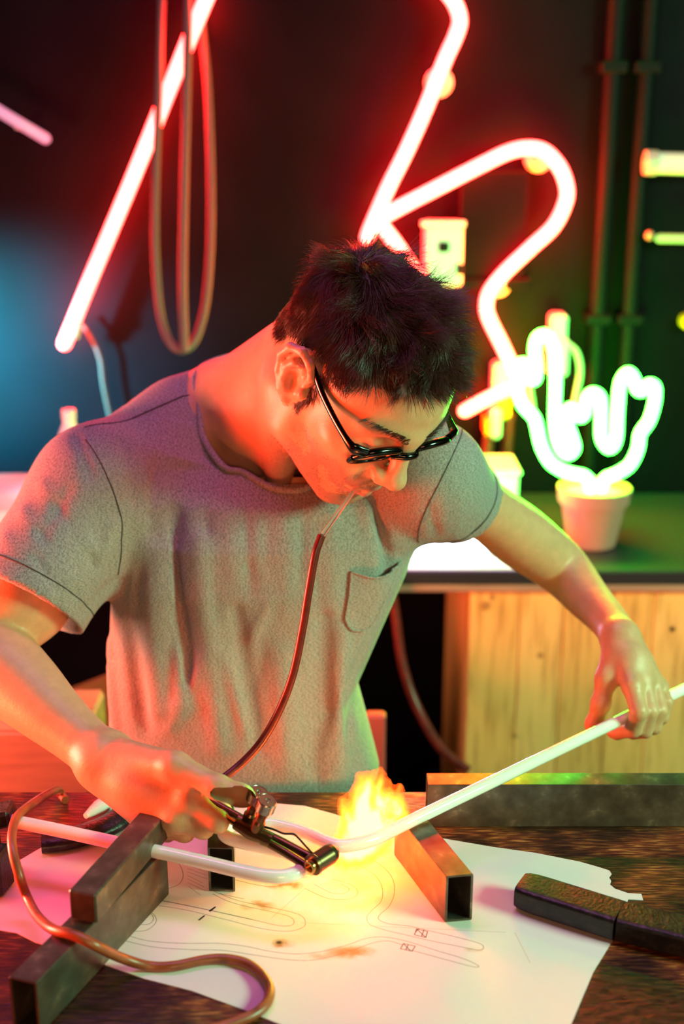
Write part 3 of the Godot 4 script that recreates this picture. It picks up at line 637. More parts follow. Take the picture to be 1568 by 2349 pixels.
	var n1 := Vector3(-0.1700, 0.9760, -1.0330)
	var al := (n1 - n0) / 2
	var ac := al.cross(u).normalized() * 0.0128
	bar.box((n0 + n1) / 2, al, u * 0.0140, ac, 0.0015)
	var bo := thing("steel_bar", "square dark steel bar lying across the longest steel tube", "steel bar", (n0 + n1) / 2)
	obj("bar", bar.mesh(), M.steel, bo)
	# ---- cast iron block with a rounded nose at the right
	var f0: Vector3 = Vector3(0.1663, 0.924, -0.9844)
	var f1: Vector3 = Vector3(0.2488, 0.924, -0.9369)
	var f2: Vector3 = Vector3(0.3321, 0.924, -0.9013)
	var ib := thing("iron_bar", "dark flat iron bar with a rounded nose lying on the right of the paper", "bar", (f0 + f1) / 2)
	for i in 2:
		var p: Vector3 = [f0, f1][i]
		var q: Vector3 = [f1, f2][i]
		var al2 := (q - p).normalized()
		var sd := al2.cross(u).normalized()
		var g := Geo.new()
		# rounded-rectangle section lofted along the bar; the first piece ends in a rounded nose
		var rings := []
		var n := 9 if i == 0 else 2
		for k in n:
			var f := 1.0
			var at := p.lerp(q, float(k) / (n - 1))
			if i == 0:
				var e := [0.0, 0.004, 0.009, 0.015, 0.021, 0.03, 0.05, 0.09, p.distance_to(q) - 0.0002][k] as float
				f = [0.82, 0.92, 0.97, 0.99, 1.0, 1.0, 1.0, 1.0, 1.0][k]
				at = p + al2 * e
			var ring := []
			for c in 24:
				var a := TAU * c / 24
				var x := signf(cos(a)) * pow(absf(cos(a)), 0.35) * 0.0185 * f
				var y := signf(sin(a)) * pow(absf(sin(a)), 0.35) * (0.0118 - 0.0004 * i) * (0.5 + 0.5 * f)
				ring.append(at + sd * x + u * y)
			rings.append(ring)
		g.skin_rings(rings)
		obj("section", g.mesh(), M.cast_iron, ib)
	# ---- dark things at the left
	var pd := thing("graphite_paddle", "dark paddle with a curved edge lying behind the pale glass tube on the left", "paddle", Vector3(-0.2724, 0.91, -1.1076))
	var pg := Geo.new()
	var pp := curve([Vector3(-0.3016, 0.918, -1.0731), Vector3(-0.2791, 0.918, -1.0786), Vector3(-0.2592, 0.918, -1.0891), Vector3(-0.24, 0.918, -1.1054), Vector3(-0.2257, 0.918, -1.1273)], 5)
	var pr := []
	for i in pp.size():
		pr.append(0.016 - 0.000 * i)
	pg.sweep(pp, pr, 14, true, u, 0.55)
	obj("blade", pg.mesh(), M.cast_iron, pd)
	var gc := thing("glass_cone", "pale pink glass piece lying on the dark bench behind the wrist", "glass", Vector3(-0.2574, 0.91, -1.1475))
	var cg := Geo.new()
	cg.sweep([Vector3(-0.2668, 0.92, -1.1189), Vector3(-0.2568, 0.92, -1.1352), Vector3(-0.2467, 0.92, -1.1484), Vector3(-0.2279, 0.92, -1.1691)], [0.003, 0.008, 0.0095, 0.0095], 14, true)
	obj("cone", cg.mesh(), M.opal_glass, gc)
	var lb := thing("iron_block", "dark iron block cut off by the left edge of the picture", "block", Vector3(-0.34, 0.91, -1.041))
	var bg := Geo.new()
	bg.box(Vector3(-0.3335, 0.9325, -1.0056), Vector3(0.017, 0, 0.004), u * 0.022, Vector3(-0.003, 0, 0.014), 0.003)
	obj("block", bg.mesh(), M.cast_iron, lb)
	var lc := thing("iron_jaw", "small dark iron jaw above the iron block at the left edge", "jaw", Vector3(-0.3178, 0.955, -0.9731))
	var jg := Geo.new()
	jg.box(Vector3(-0.3352, 0.9685, -1.0383), Vector3(0.018, 0.004, 0.0), Vector3(-0.001, 0.0085, 0.0), Vector3(0, 0, 0.014), 0.003)
	obj("jaw", jg.mesh(), M.cast_iron, lc)
	var jl := Geo.new()
	jl.box(Vector3(-0.3423, 0.957, -1.036) - u * 0.0215, Vector3(0.009, 0, 0.0), u * 0.0245, Vector3(0, 0, 0.01), 0.002)
	obj("stem", jl.mesh(), M.cast_iron, lc)

func steel(called: String, label: String, a: Vector3, along: Vector3, across: Vector3, h: float) -> void:
	var o := thing(called, label, "steel tube", a)
	obj("tube", square_tube(a, along, across, h, 0.0021)[0], M.steel, o)
	# a darker sheet lining the floor of the hollow
	var c := across.normalized()
	var w := across.length()
	var g := Geo.new()
	g.quad(a + along * 0.03 + c * 0.0022 + Vector3.UP * 0.0022, a + along * 0.97 + c * 0.0022 + Vector3.UP * 0.0022, a + along * 0.97 + c * (w - 0.0022) + Vector3.UP * 0.0022, a + along * 0.03 + c * (w - 0.0022) + Vector3.UP * 0.0022, Vector3.UP)
	obj("inner_lining", g.mesh(), M.steel_inside, o)

# ---------------------------------------------------------------- glass under work, hoses
func glass_and_hoses() -> void:
	var r := 0.0064
	var g := thing("glass_tube", "long milky white glass tube, bent in loops and held over the flame", "glass tube", Vector3(-0.0737, 0.9665, -0.9766))
	var path: Array = [Vector3(-0.3589, 0.9668, -1.0499), Vector3(-0.3302, 0.9668, -1.038), Vector3(-0.2619, 0.9668, -1.0141), Vector3(-0.1959, 0.9668, -0.9897), Vector3(-0.1535, 0.9668, -0.9747), Vector3(-0.1201, 0.9668, -0.9615), Vector3(-0.0875, 0.9668, -0.9485), Vector3(-0.0676, 0.9668, -0.9424)]
	path.append_array([Vector3(-0.052, 0.9668, -0.9418), Vector3(-0.0391, 0.9668, -0.9485), Vector3(-0.0359, 0.9668, -0.9608), Vector3(-0.0415, 0.9668, -0.9726), Vector3(-0.0538, 0.9668, -0.9811), Vector3(-0.0744, 0.9668, -0.989), Vector3(-0.0932, 0.9668, -0.9963), Vector3(-0.1074, 0.9668, -1.0044), Vector3(-0.1124, 0.9668, -1.0141), Vector3(-0.1082, 0.9668, -1.0233), Vector3(-0.0968, 0.9668, -1.0263), Vector3(-0.085, 0.9668, -1.0248)])
	path.append_array([Vector3(-0.0744, 0.97, -1.0227), Vector3(-0.0597, 0.97, -1.0204), Vector3(-0.0345, 0.97, -1.0075), Vector3(-0.0138, 0.97, -0.9913), Vector3(0.0024, 0.97, -0.9855)])
	path.append_array([Vector3(0.031, 0.969, -0.9987), Vector3(0.0611, 0.9665, -1.0291)])
	var lead: Vector3 = HELD - (path[path.size() - 1] as Vector3)
	path.append(HELD - lead * 0.5)
	path.append(HELD)
	path.append(HELD + lead * 0.5)
	obj("tube", tube_mesh(curve(path, 6), r, 18), M.opal_glass, g)
	# orange hose across the bench
	var h := thing("rubber_hose", "orange brown rubber hose looping over the bench from the left to the near edge", "hose", Vector3(-0.3082, 0.91, -1.0336))
	var hp: Array = [Vector3(-0.2968, 0.915, -1.1595), Vector3(-0.3041, 0.915, -1.1713)]
	hp.append_array([Vector3(-0.3031, 0.93, -1.1546), Vector3(-0.3015, 0.955, -1.1012), Vector3(-0.3047, 0.972, -1.0524), Vector3(-0.3098, 0.976, -1.0268), Vector3(-0.3073, 0.976, -0.9979), Vector3(-0.3011, 0.97, -0.9747), Vector3(-0.2924, 0.955, -0.9593), Vector3(-0.2864, 0.935, -0.9564), Vector3(-0.2688, 0.94, -0.9222), Vector3(-0.2434, 0.96, -0.8757), Vector3(-0.2211, 0.9665, -0.8587), Vector3(-0.201, 0.958, -0.8548), Vector3(-0.1886, 0.93, -0.8781)])
	hp.append_array([Vector3(-0.1663, 0.9155, -0.8855), Vector3(-0.1439, 0.9155, -0.8855), Vector3(-0.1185, 0.9155, -0.8936), Vector3(-0.0997, 0.9155, -0.8948), Vector3(-0.0823, 0.9155, -0.889), Vector3(-0.0683, 0.9155, -0.8747), Vector3(-0.0605, 0.9155, -0.8565), Vector3(-0.0617, 0.9155, -0.8393), Vector3(-0.0705, 0.9155, -0.8263), Vector3(-0.0856, 0.9155, -0.8161), Vector3(-0.109, 0.9155, -0.8047), Vector3(-0.1381, 0.9155, -0.7892), Vector3(-0.1616, 0.9155, -0.7658)])
	obj("hose", tube_mesh(curve(hp, 7), 0.0044, 14), M.hose_orange, h)

const HELD := Vector3(0.3245, 0.9811, -1.2317)

# ---------------------------------------------------------------- hand torch
func torch() -> void:
	var o := thing("hand_torch", "brass and nickel hand torch with two knurled knobs in the right hand", "torch", Vector3(-0.0736, 0.986, -0.9818))
	var lower: Array = [Vector3(-0.1577, 1.012, -1.0213), Vector3(-0.1275, 1.0027, -1.0048), Vector3(-0.0958, 0.9915, -0.9856)]
	var upper: Array = [Vector3(-0.1591, 1.0132, -1.0322), Vector3(-0.1287, 1.002, -1.0161), Vector3(-0.0925, 0.9897, -0.9997)]
	obj("gas_pipe", tube_mesh(lower, 0.0030, 12), M.brass, o)
	obj("gas_pipe", tube_mesh(upper, 0.0036, 12), M.brass_dark, o)
	obj("gas_pipe", tube_mesh([Vector3(-0.1598, 1.0075, -1.0356), Vector3(-0.1292, 0.9976, -1.019), Vector3(-0.0945, 0.9852, -1.0025)], 0.0028, 12), M.brass_dark, o)
	var b: Array = [Vector3(-0.0979, 0.9923, -0.988), Vector3(-0.093, 0.9903, -0.9853), Vector3(-0.0835, 0.9866, -0.981), Vector3(-0.0733, 0.9844, -0.9772), Vector3(-0.0645, 0.9821, -0.9743)]
	var bg := Geo.new()
	bg.sweep([b[0], b[0].lerp(b[1], 0.2), b[1], b[2], b[3], b[3].lerp(b[4], 0.2), b[4]], [0.0052, 0.0058, 0.0058, 0.0068, 0.0062, 0.0072, 0.0066], 18)
	obj("valve_body", bg.mesh(), M.brass_dark, o)
	var v2 := Geo.new()
	v2.sweep([Vector3(-0.097, 0.9889, -0.9995), Vector3(-0.0845, 0.9849, -0.994), Vector3(-0.0726, 0.9811, -0.9897)], [0.006, 0.0068, 0.006], 16)
	obj("valve_body", v2.mesh(), M.brass_dark, o)
	# knobs: stem, knurled barrel, polished cap
	for i in 2:
		var foot: Vector3 = [Vector3(-0.0791, 0.9883, -0.9804), Vector3(-0.0881, 0.9872, -0.9948)][i]
		var cap: Vector3 = [Vector3(-0.0668, 1.0251, -0.9731), Vector3(-0.0757, 1.0244, -0.9896)][i]
		var ax := (cap - foot).normalized()
		var len := cap.distance_to(foot)
		var sg := Geo.new()
		sg.lathe(foot, ax, [Vector2(0.0058, 0.0), Vector2(0.0062, len * 0.30), Vector2(0.0048, len * 0.36), Vector2(0.0048, len * 0.5), Vector2(0.0055, len * 0.52), Vector2(0.005, len * 0.66)], 18)
		obj("valve_stem", sg.mesh(), M.brass_dark, o)
		var kb := Geo.new()
		var k0 := foot + ax * (len - 0.0125)
		kb.lathe(k0, ax, [Vector2(0, 0), Vector2(0.0080, 0.0), Vector2(0.0089, 0.001), Vector2(0.0089, 0.0112), Vector2(0.0082, 0.0124), Vector2(0.0079, 0.0121), Vector2(0.0030, 0.0121), Vector2(0.0028, 0.0112), Vector2(0.0014, 0.0112), Vector2(0.0012, 0.0126), Vector2(0, 0.0126)], 40)
		# knurling: small pyramids round the barrel
		var sx := ax.cross(Vector3.RIGHT).normalized()
		var sy := ax.cross(sx)
		for row in 9:
			for j in 44:
				var an := TAU * (j + 0.5 * (row % 2)) / 44
				var d := sx * cos(an) + sy * sin(an)
				var tn := -sx * sin(an) + sy * cos(an)
				var c := k0 + ax * (0.0014 + row * 0.00108) + d * 0.0089
				var e := [tn * 0.00062, ax * 0.00054, -tn * 0.00062, -ax * 0.00054]
				for q in 4:
					kb.tri(c + e[q], c + e[(q + 1) % 4], c + d * 0.00055, d + (e[q] + e[(q + 1) % 4]) * 600.0)
		obj("knob", kb.mesh(), M.nickel, o)
	# mixing pipes to the head
	obj("mixing_pipe", tube_mesh([Vector3(-0.0684, 0.981, -0.974), Vector3(-0.0509, 0.9775, -0.9624), Vector3(-0.0305, 0.9712, -0.95)], 0.0040, 16), M.brass_dark, o)
	obj("mixing_pipe", tube_mesh([Vector3(-0.0725, 0.9809, -0.9886), Vector3(-0.0536, 0.9774, -0.9781), Vector3(-0.0244, 0.9715, -0.9605)], 0.0046, 16), M.brass_dark, o)
	obj("wire_clip", tube_mesh(curve([Vector3(-0.0729, 0.9903, -0.9853), Vector3(-0.0631, 0.9935, -0.9758), Vector3(-0.0529, 0.993, -0.9693), Vector3(-0.0441, 0.9942, -0.9666), Vector3(-0.0393, 0.9925, -0.9629), Vector3(-0.0329, 0.988, -0.9573), Vector3(-0.0265, 0.9833, -0.9527)], 6), 0.0010, 8), M.rubber_black, o)
	# head: a short drum across, a smaller ringed nozzle towards the viewer
	var h0: Vector3 = Vector3(-0.0264, 0.9758, -0.9451)
	var h1: Vector3 = Vector3(-0.0095, 0.9771, -0.9623)
	var ax := (h0 - h1).normalized()
	var hg := Geo.new()
	var hl := h0.distance_to(h1)
	hg.lathe(h1, ax, [Vector2(0, -0.006), Vector2(0.0055, -0.005), Vector2(0.0082, -0.0015), Vector2(0.0092, 0.003), Vector2(0.0092, hl - 0.004), Vector2(0.0098, hl - 0.003), Vector2(0.0098, hl), Vector2(0.0062, hl)], 28)
	obj("torch_head", hg.mesh(), M.brass_dark, o)
	var ng := Geo.new()
	ng.lathe(h0, ax, [Vector2(0.0062, -0.002), Vector2(0.0066, 0.001), Vector2(0.0066, 0.0036), Vector2(0.0058, 0.0044), Vector2(0.0045, 0.0044), Vector2(0.0042, 0.0015), Vector2(0, 0.0015)], 24)
	obj("nozzle", ng.mesh(), M.brass, o)

# ---------------------------------------------------------------- flame
func flame() -> void:
	var base: Vector3 = Vector3(0.0132, 0.9375, -1.0401)
	var o := thing("flame", "bright orange and white gas flame licking round the glass tube", "flame", base)
	var f := Fld.new()
	f.chain([Vector3(-0.0017, 0.9392, -1.0217), Vector3(0.013, 0.9452, -1.0257), Vector3(0.0286, 0.9543, -1.0327), Vector3(0.0439, 0.9633, -1.0397)], [0.0100, 0.0150, 0.0165, 0.0115], 0.012)
	f.cap(Vector3(0.0067, 0.9396, -1.0218), Vector3(0.0285, 0.946, -1.0259), 0.009, 0.008, 0.012)
	f.chain([Vector3(0.0185, 0.9568, -1.0324), Vector3(0.0207, 0.9773, -1.042), Vector3(0.0245, 0.9921, -1.0508), Vector3(0.0305, 1.0052, -1.058)], [0.0160, 0.0115, 0.0065, 0.0002], 0.008)
	f.chain([Vector3(0.0311, 0.9603, -1.0346), Vector3(0.0371, 0.9771, -1.044), Vector3(0.0347, 0.9911, -1.0526), Vector3(0.039, 1.0031, -1.0584)], [0.0145, 0.0080, 0.0042, 0.0002], 0.006)
	f.chain([Vector3(0.0405, 0.9632, -1.0376), Vector3(0.0511, 0.9701, -1.0429), Vector3(0.0513, 0.9782, -1.0485), Vector3(0.0564, 0.9909, -1.0546)], [0.0125, 0.0100, 0.0055, 0.0002], 0.006)
	f.chain([Vector3(0.013, 0.9568, -1.0324), Vector3(0.0059, 0.969, -1.0383), Vector3(0.0004, 0.9816, -1.0444)], [0.0095, 0.0045, 0.0001], 0.006)
	f.chain([Vector3(0.0211, 0.98, -1.0438), Vector3(0.0169, 0.9919, -1.0496), Vector3(0.0161, 1.0009, -1.0546)], [0.0070, 0.0030, 0.0001], 0.006)
	f.chain([Vector3(0.0423, 0.9709, -1.0431), Vector3(0.0432, 0.9814, -1.0495), Vector3(0.0462, 0.9913, -1.0547)], [0.0070, 0.0028, 0.0001], 0.006)
	f.ell(Vector3(0.0465, 0.9687, -1.0309), Vector3(0.0045, 0.0035, 0.010), 0.004, 1)
	f.wob = noise(85.0, 33, 3)
	f.amp = 0.0045
	# nested sheets of hot gas, from the faint orange mantle to the white core
	var ramp := Gradient.new()
	ramp.offsets = PackedFloat32Array([0.0, 0.25, 0.5, 0.75, 1.0])
	ramp.colors = PackedColorArray([Color(1.0, 0.34, 0.03), Color(1.0, 0.46, 0.06), Color(1.0, 0.66, 0.18), Color(1.0, 0.86, 0.55), Color(1.0, 0.95, 0.82)])
	for h in 12:
		var q := h / 11.0
		var m := StandardMaterial3D.new()
		m.resource_name = "flame_%d" % h
		m.albedo_color = Color(1, 0.6, 0.3, lerpf(0.06, 0.36, q))
		m.transparency = BaseMaterial3D.TRANSPARENCY_ALPHA
		m.roughness = 1.0
		m.specular_mode = BaseMaterial3D.SPECULAR_DISABLED
		m.emission_enabled = true
		m.emission = ramp.sample(q)
		m.emission_energy_multiplier = lerpf(1.2, 9.0, q * q * q)
		f.lift = lerpf(0.0042, -0.0078, q)
		var out := blank()
		nets(f, 0.0020, Vector3(0.0257, 0.9632, -1.0376) - Vector3(0.058, 0.062, 0.045), Vector3(0.0257, 0.9632, -1.0376) + Vector3(0.058, 0.066, 0.045), out)
		obj("flame_mantle" if h < 4 else ("flame_body" if h < 8 else "flame_core"), arrays_mesh(out.v, out.n, out.ix), m, o)
	point_light(o, Vector3(0.0185, 0.9522, -1.0321), 0.009, Color(1.0, 0.46, 0.11), 0.022)

# ---------------------------------------------------------------- the person
# head frame: x to his left, y up, z out of the face
const HO := Vector3(0.0086, 1.3528, -1.2516)
const HB := Basis(Vector3(0.7492, -0.0437, -0.6609), Vector3(0.4968, 0.6969, 0.5172), Vector3(0.438, -0.7158, 0.5439))

func hw(x: float, y: float, z: float) -> Vector3:
	return HO + HB * Vector3(x, y, z)

func head_field() -> Fld:
	var f := Fld.new()
	f.ell(hw(0, 0.045, -0.010), Vector3(0.0745, 0.082, 0.099), 0.0, 0, HB)
	f.ell(hw(0, 0.05, 0.030), Vector3(0.064, 0.056, 0.062), 0.03, 0, HB)
	f.ell(hw(0, -0.012, 0.036), Vector3(0.061, 0.066, 0.053), 0.03, 0, HB)
	f.ell(hw(0, -0.045, 0.043), Vector3(0.047, 0.045, 0.045), 0.025, 0, HB)
	for s in [-1.0, 1.0]:
		f.cap(hw(0.050 * s, -0.052, 0.008), hw(0.019 * s, -0.084, 0.074), 0.019, 0.015, 0.025)
		f.cap(hw(0.058 * s, 0.0, 0.0), hw(0.050 * s, -0.052, 0.008), 0.018, 0.018, 0.025)
		f.ell(hw(0.043 * s, 0.0, 0.062), Vector3(0.023, 0.017, 0.021), 0.025, 0, HB)
		f.cap(hw(0.042 * s, 0.040, 0.074), hw(0.010 * s, 0.037, 0.092), 0.0095, 0.0085, 0.016)
	f.ell(hw(0, -0.081, 0.084), Vector3(0.021, 0.014, 0.0135), 0.018, 0, HB)
	f.ell(hw(0, -0.040, 0.082), Vector3(0.031, 0.025, 0.020), 0.022, 0, HB)
	for s in [-1.0, 1.0]:
		f.ell(hw(0.032 * s, 0.025, 0.100), Vector3(0.018, 0.0115, 0.0165), 0.010, 1, HB)
		f.ell(hw(0.032 * s, 0.0245, 0.0785), Vector3(0.0150, 0.0130, 0.0135), 0.004, 0, HB)
		f.ell(hw(0.0180 * s, 0.0210, 0.0835), Vector3(0.0085, 0.0120, 0.0085), 0.007, 0, HB)
		f.ell(hw(0.034 * s, 0.0090, 0.0770), Vector3(0.0160, 0.0080, 0.0080), 0.008, 0, HB)
		# lower edge of the lowered lid
		f.chain([hw(0.020 * s, 0.0205, 0.0885), hw(0.032 * s, 0.0160, 0.0900), hw(0.044 * s, 0.0195, 0.0850)], [0.0012, 0.0012, 0.0012], 0.003, 1)
	# nose
	f.cap(hw(0, 0.034, 0.093), hw(0, -0.006, 0.113), 0.0075, 0.0088, 0.014)
	f.ell(hw(0, -0.012, 0.116), Vector3(0.0118, 0.0105, 0.0115), 0.010, 0, HB)
	for s in [-1.0, 1.0]:
		f.ell(hw(0.0128 * s, -0.0165, 0.1045), Vector3(0.0078, 0.0080, 0.0105), 0.007, 0, HB)
		f.ell(hw(0.0062 * s, -0.0245, 0.1085), Vector3(0.0036, 0.0035, 0.0055), 0.003, 1, HB)
	# lips
	f.chain([hw(-0.022, -0.0490, 0.0905), hw(-0.006, -0.0445, 0.1015), hw(0, -0.0455, 0.1020), hw(0.006, -0.0445, 0.1015), hw(0.022, -0.0490, 0.0905)], [0.0030, 0.0048, 0.0046, 0.0048, 0.0030], 0.005)
	f.chain([hw(-0.020, -0.0530, 0.0900), hw(0, -0.0565, 0.0995), hw(0.020, -0.0530, 0.0900)], [0.0030, 0.0058, 0.0030], 0.006)
	f.chain([hw(-0.025, -0.0505, 0.0930), hw(-0.010, -0.0500, 0.1045), hw(0.010, -0.0500, 0.1045), hw(0.025, -0.0505, 0.0930)], [0.0014, 0.0016, 0.0016, 0.0014], 0.003, 1)
	f.crease(hw(-0.014, -0.0675, 0.0935), hw(0.014, -0.0675, 0.0935), 0.006, -0.0035)
	for s in [-1.0, 1.0]:
		f.crease(hw(0.017 * s, -0.018, 0.100), hw(0.030 * s, -0.050, 0.083), 0.005, -0.0028)
	# ears
	for s in [-1.0, 1.0]:
		var tilt := HB * Basis(Vector3.RIGHT, -0.25) * Basis(Vector3.UP, -0.45 * s)
		f.ell(hw(0.0800 * s, 0.018, -0.006), Vector3(0.0055, 0.031, 0.0180), 0.005, 0, tilt)
		f.ell(hw(0.0880 * s, 0.0105, 0.0015), Vector3(0.0120, 0.0150, 0.0100), 0.002, 1, tilt)
		f.ell(hw(0.0890 * s, 0.0310, -0.0055), Vector3(0.0060, 0.0110, 0.0085), 0.003, 1, tilt)
		f.chain([hw(0.0775 * s, 0.020, 0.009), hw(0.0815 * s, 0.034, 0.013), hw(0.0860 * s, 0.046, 0.005), hw(0.0895 * s, 0.049, -0.009), hw(0.0920 * s, 0.040, -0.022), hw(0.0915 * s, 0.023, -0.026), hw(0.0880 * s, 0.005, -0.020), hw(0.0825 * s, -0.009, -0.008), hw(0.0780 * s, -0.0155, 0.002)], [0.0036, 0.0040, 0.0043, 0.0044, 0.0044, 0.0042, 0.0040, 0.0050, 0.0052], 0.003)
		f.chain([hw(0.0850 * s, 0.034, 0.0005), hw(0.0880 * s, 0.030, -0.010), hw(0.0880 * s, 0.018, -0.0145), hw(0.0855 * s, 0.003, -0.011), hw(0.0815 * s, -0.006, -0.001)], [0.0024, 0.0034, 0.0036, 0.0034, 0.0032], 0.003)
		f.ell(hw(0.0790 * s, 0.009, 0.0140), Vector3(0.0052, 0.0070, 0.0045), 0.004, 0, HB)
	# neck, tendon and the slope to the shoulders
	f.cap(hw(0, -0.020, -0.028), NECK, 0.057, 0.064, 0.03)
	f.cap(hw(-0.055, -0.035, -0.030), Vector3(-0.0707, 1.2214, -1.3222), 0.016, 0.012, 0.03)
	f.chain([hw(0, -0.02, -0.060), Vector3(-0.1391, 1.2718, -1.4427), Vector3(-0.1995, 1.244, -1.4131), Vector3(-0.2472, 1.2062, -1.3751)], [0.045, 0.060, 0.058, 0.056], 0.035)
	f.chain([Vector3(-0.0986, 1.2534, -1.4631), Vector3(0.0083, 1.2602, -1.4233), Vector3(0.0867, 1.227, -1.3292)], [0.056, 0.052, 0.048], 0.04)
	return f

const NECK := Vector3(-0.0994, 1.2611, -1.3974)

func torso_rows(less: float) -> Array:
	# centre, half width, half depth from the hem to the collar bones
	var r := []
	for q in [[Vector3(-0.116, 0.8709, -1.3126), 0.1611, 0.098], [Vector3(-0.1229, 0.9195, -1.3277), 0.1549, 0.100], [Vector3(-0.1293, 0.9739, -1.3342), 0.1468, 0.098], [Vector3(-0.1093, 1.0573, -1.3497), 0.1631, 0.104], [Vector3(-0.0962, 1.1102, -1.3557), 0.1723, 0.110], [Vector3(-0.0876, 1.1608, -1.3662), 0.1801, 0.112], [Vector3(-0.0789, 1.2048, -1.3799), 0.1742, 0.104], [Vector3(-0.0741, 1.2403, -1.3962), 0.140, 0.080]]:
		r.append([q[0], q[1] - less, q[2] - less])
	return r

# a limb as a smooth run of many short tapered pieces
func limb(f: Fld, pts: Array, rad: Array, k: float) -> void:
	var q := []
	for i in pts.size():
		q.append(Vector4(pts[i].x, pts[i].y, pts[i].z, rad[i]))
	var c := curve(q, 4)
	for i in c.size() - 1:
		var a: Vector4 = c[i]
		var b: Vector4 = c[i + 1]
		f.cap(Vector3(a.x, a.y, a.z), Vector3(b.x, b.y, b.z), a.w, b.w, k * 0.3)

func arm_right() -> Fld:
	var f := Fld.new()
	f.chain([Vector3(-0.2775, 1.2077, -1.3337), Vector3(-0.3478, 1.1081, -1.2555), Vector3(-0.3947, 1.0634, -1.2207)], [0.050, 0.045, 0.041], 0.02)
	limb(f, [Vector3(-0.3947, 1.0634, -1.2207), Vector3(-0.3663, 1.058, -1.1928), Vector3(-0.332, 1.0454, -1.1627), Vector3(-0.3, 1.0333, -1.1327), Vector3(-0.2651, 1.0204, -1.1025), Vector3(-0.2306, 1.0085, -1.0726)], [0.041, 0.0425, 0.0375, 0.0310, 0.0255, 0.0240], 0.02)
	# back of the hand
	var w := Vector3(-0.2306, 1.0077, -1.0724)
	var im := Vector3(-0.1414, 1.0064, -1.0071)
	var mm := Vector3(-0.1546, 0.9865, -1.005)
	var rm := Vector3(-0.1751, 0.9698, -1.0208)
	var pm := Vector3(-0.1976, 0.9671, -1.0461)
	f.cap(w, im, 0.0225, 0.0125, 0.018)
	f.cap(w, mm, 0.0220, 0.0120, 0.018)
	f.cap(w, rm, 0.0215, 0.0115, 0.018)
	f.cap(w, pm, 0.0205, 0.0110, 0.018)
	f.ell(Vector3(-0.1838, 1.0015, -1.0411), Vector3(0.034, 0.026, 0.026), 0.02)
	f.ell(im, Vector3.ONE * 0.0128, 0.008)
	f.ell(mm, Vector3.ONE * 0.0126, 0.008)
	f.ell(rm, Vector3.ONE * 0.0118, 0.008)
	# thumb along the torch
	f.chain([Vector3(-0.2082, 1.0208, -1.0555), Vector3(-0.1553, 1.0344, -1.0158), Vector3(-0.1132, 1.0276, -0.9911), Vector3(-0.0921, 1.0232, -0.984), Vector3(-0.0872, 1.0218, -0.9825)], [0.0190, 0.0140, 0.0105, 0.0098, 0.0086], 0.008)
	f.crease(Vector3(-0.1171, 1.0455, -0.9878), Vector3(-0.1124, 1.0244, -0.9812), 0.0016, -0.0012)
	f.crease(Vector3(-0.1138, 1.0443, -0.9853), Vector3(-0.109, 1.0254, -0.9794), 0.0014, -0.0010)
	f.crease(Vector3(-0.1358, 1.0309, -0.9979), Vector3(-0.1314, 1.0136, -0.9925), 0.004, -0.003)
	f.ell(Vector3(-0.089, 1.0283, -0.9768), Vector3(0.0058, 0.0050, 0.0014), 0.0012, 0, Basis.from_euler(Vector3(-0.45, 0.1, -0.32)))
	# fingers curled round the pipes
	f.chain([im, Vector3(-0.1144, 0.9909, -0.9917), Vector3(-0.1115, 0.985, -1.015), Vector3(-0.1236, 1.0063, -1.0353), Vector3(-0.1249, 1.0085, -1.037)], [0.0112, 0.0096, 0.0084, 0.0078, 0.0070], 0.005)
	f.chain([mm, Vector3(-0.1292, 0.9801, -0.9988), Vector3(-0.1258, 0.9736, -1.0261), Vector3(-0.1352, 0.9874, -1.0409)], [0.0114, 0.0098, 0.0086, 0.0074], 0.004)
	f.chain([rm, Vector3(-0.1488, 0.9662, -1.0144), Vector3(-0.1427, 0.9601, -1.0387), Vector3(-0.1502, 0.9731, -1.049)], [0.0110, 0.0094, 0.0084, 0.0072], 0.004)
	f.chain([pm, Vector3(-0.1683, 0.9543, -1.0327), Vector3(-0.16, 0.9494, -1.0521), Vector3(-0.1648, 0.9608, -1.0599)], [0.0104, 0.0086, 0.0076, 0.0066], 0.004)
	return f

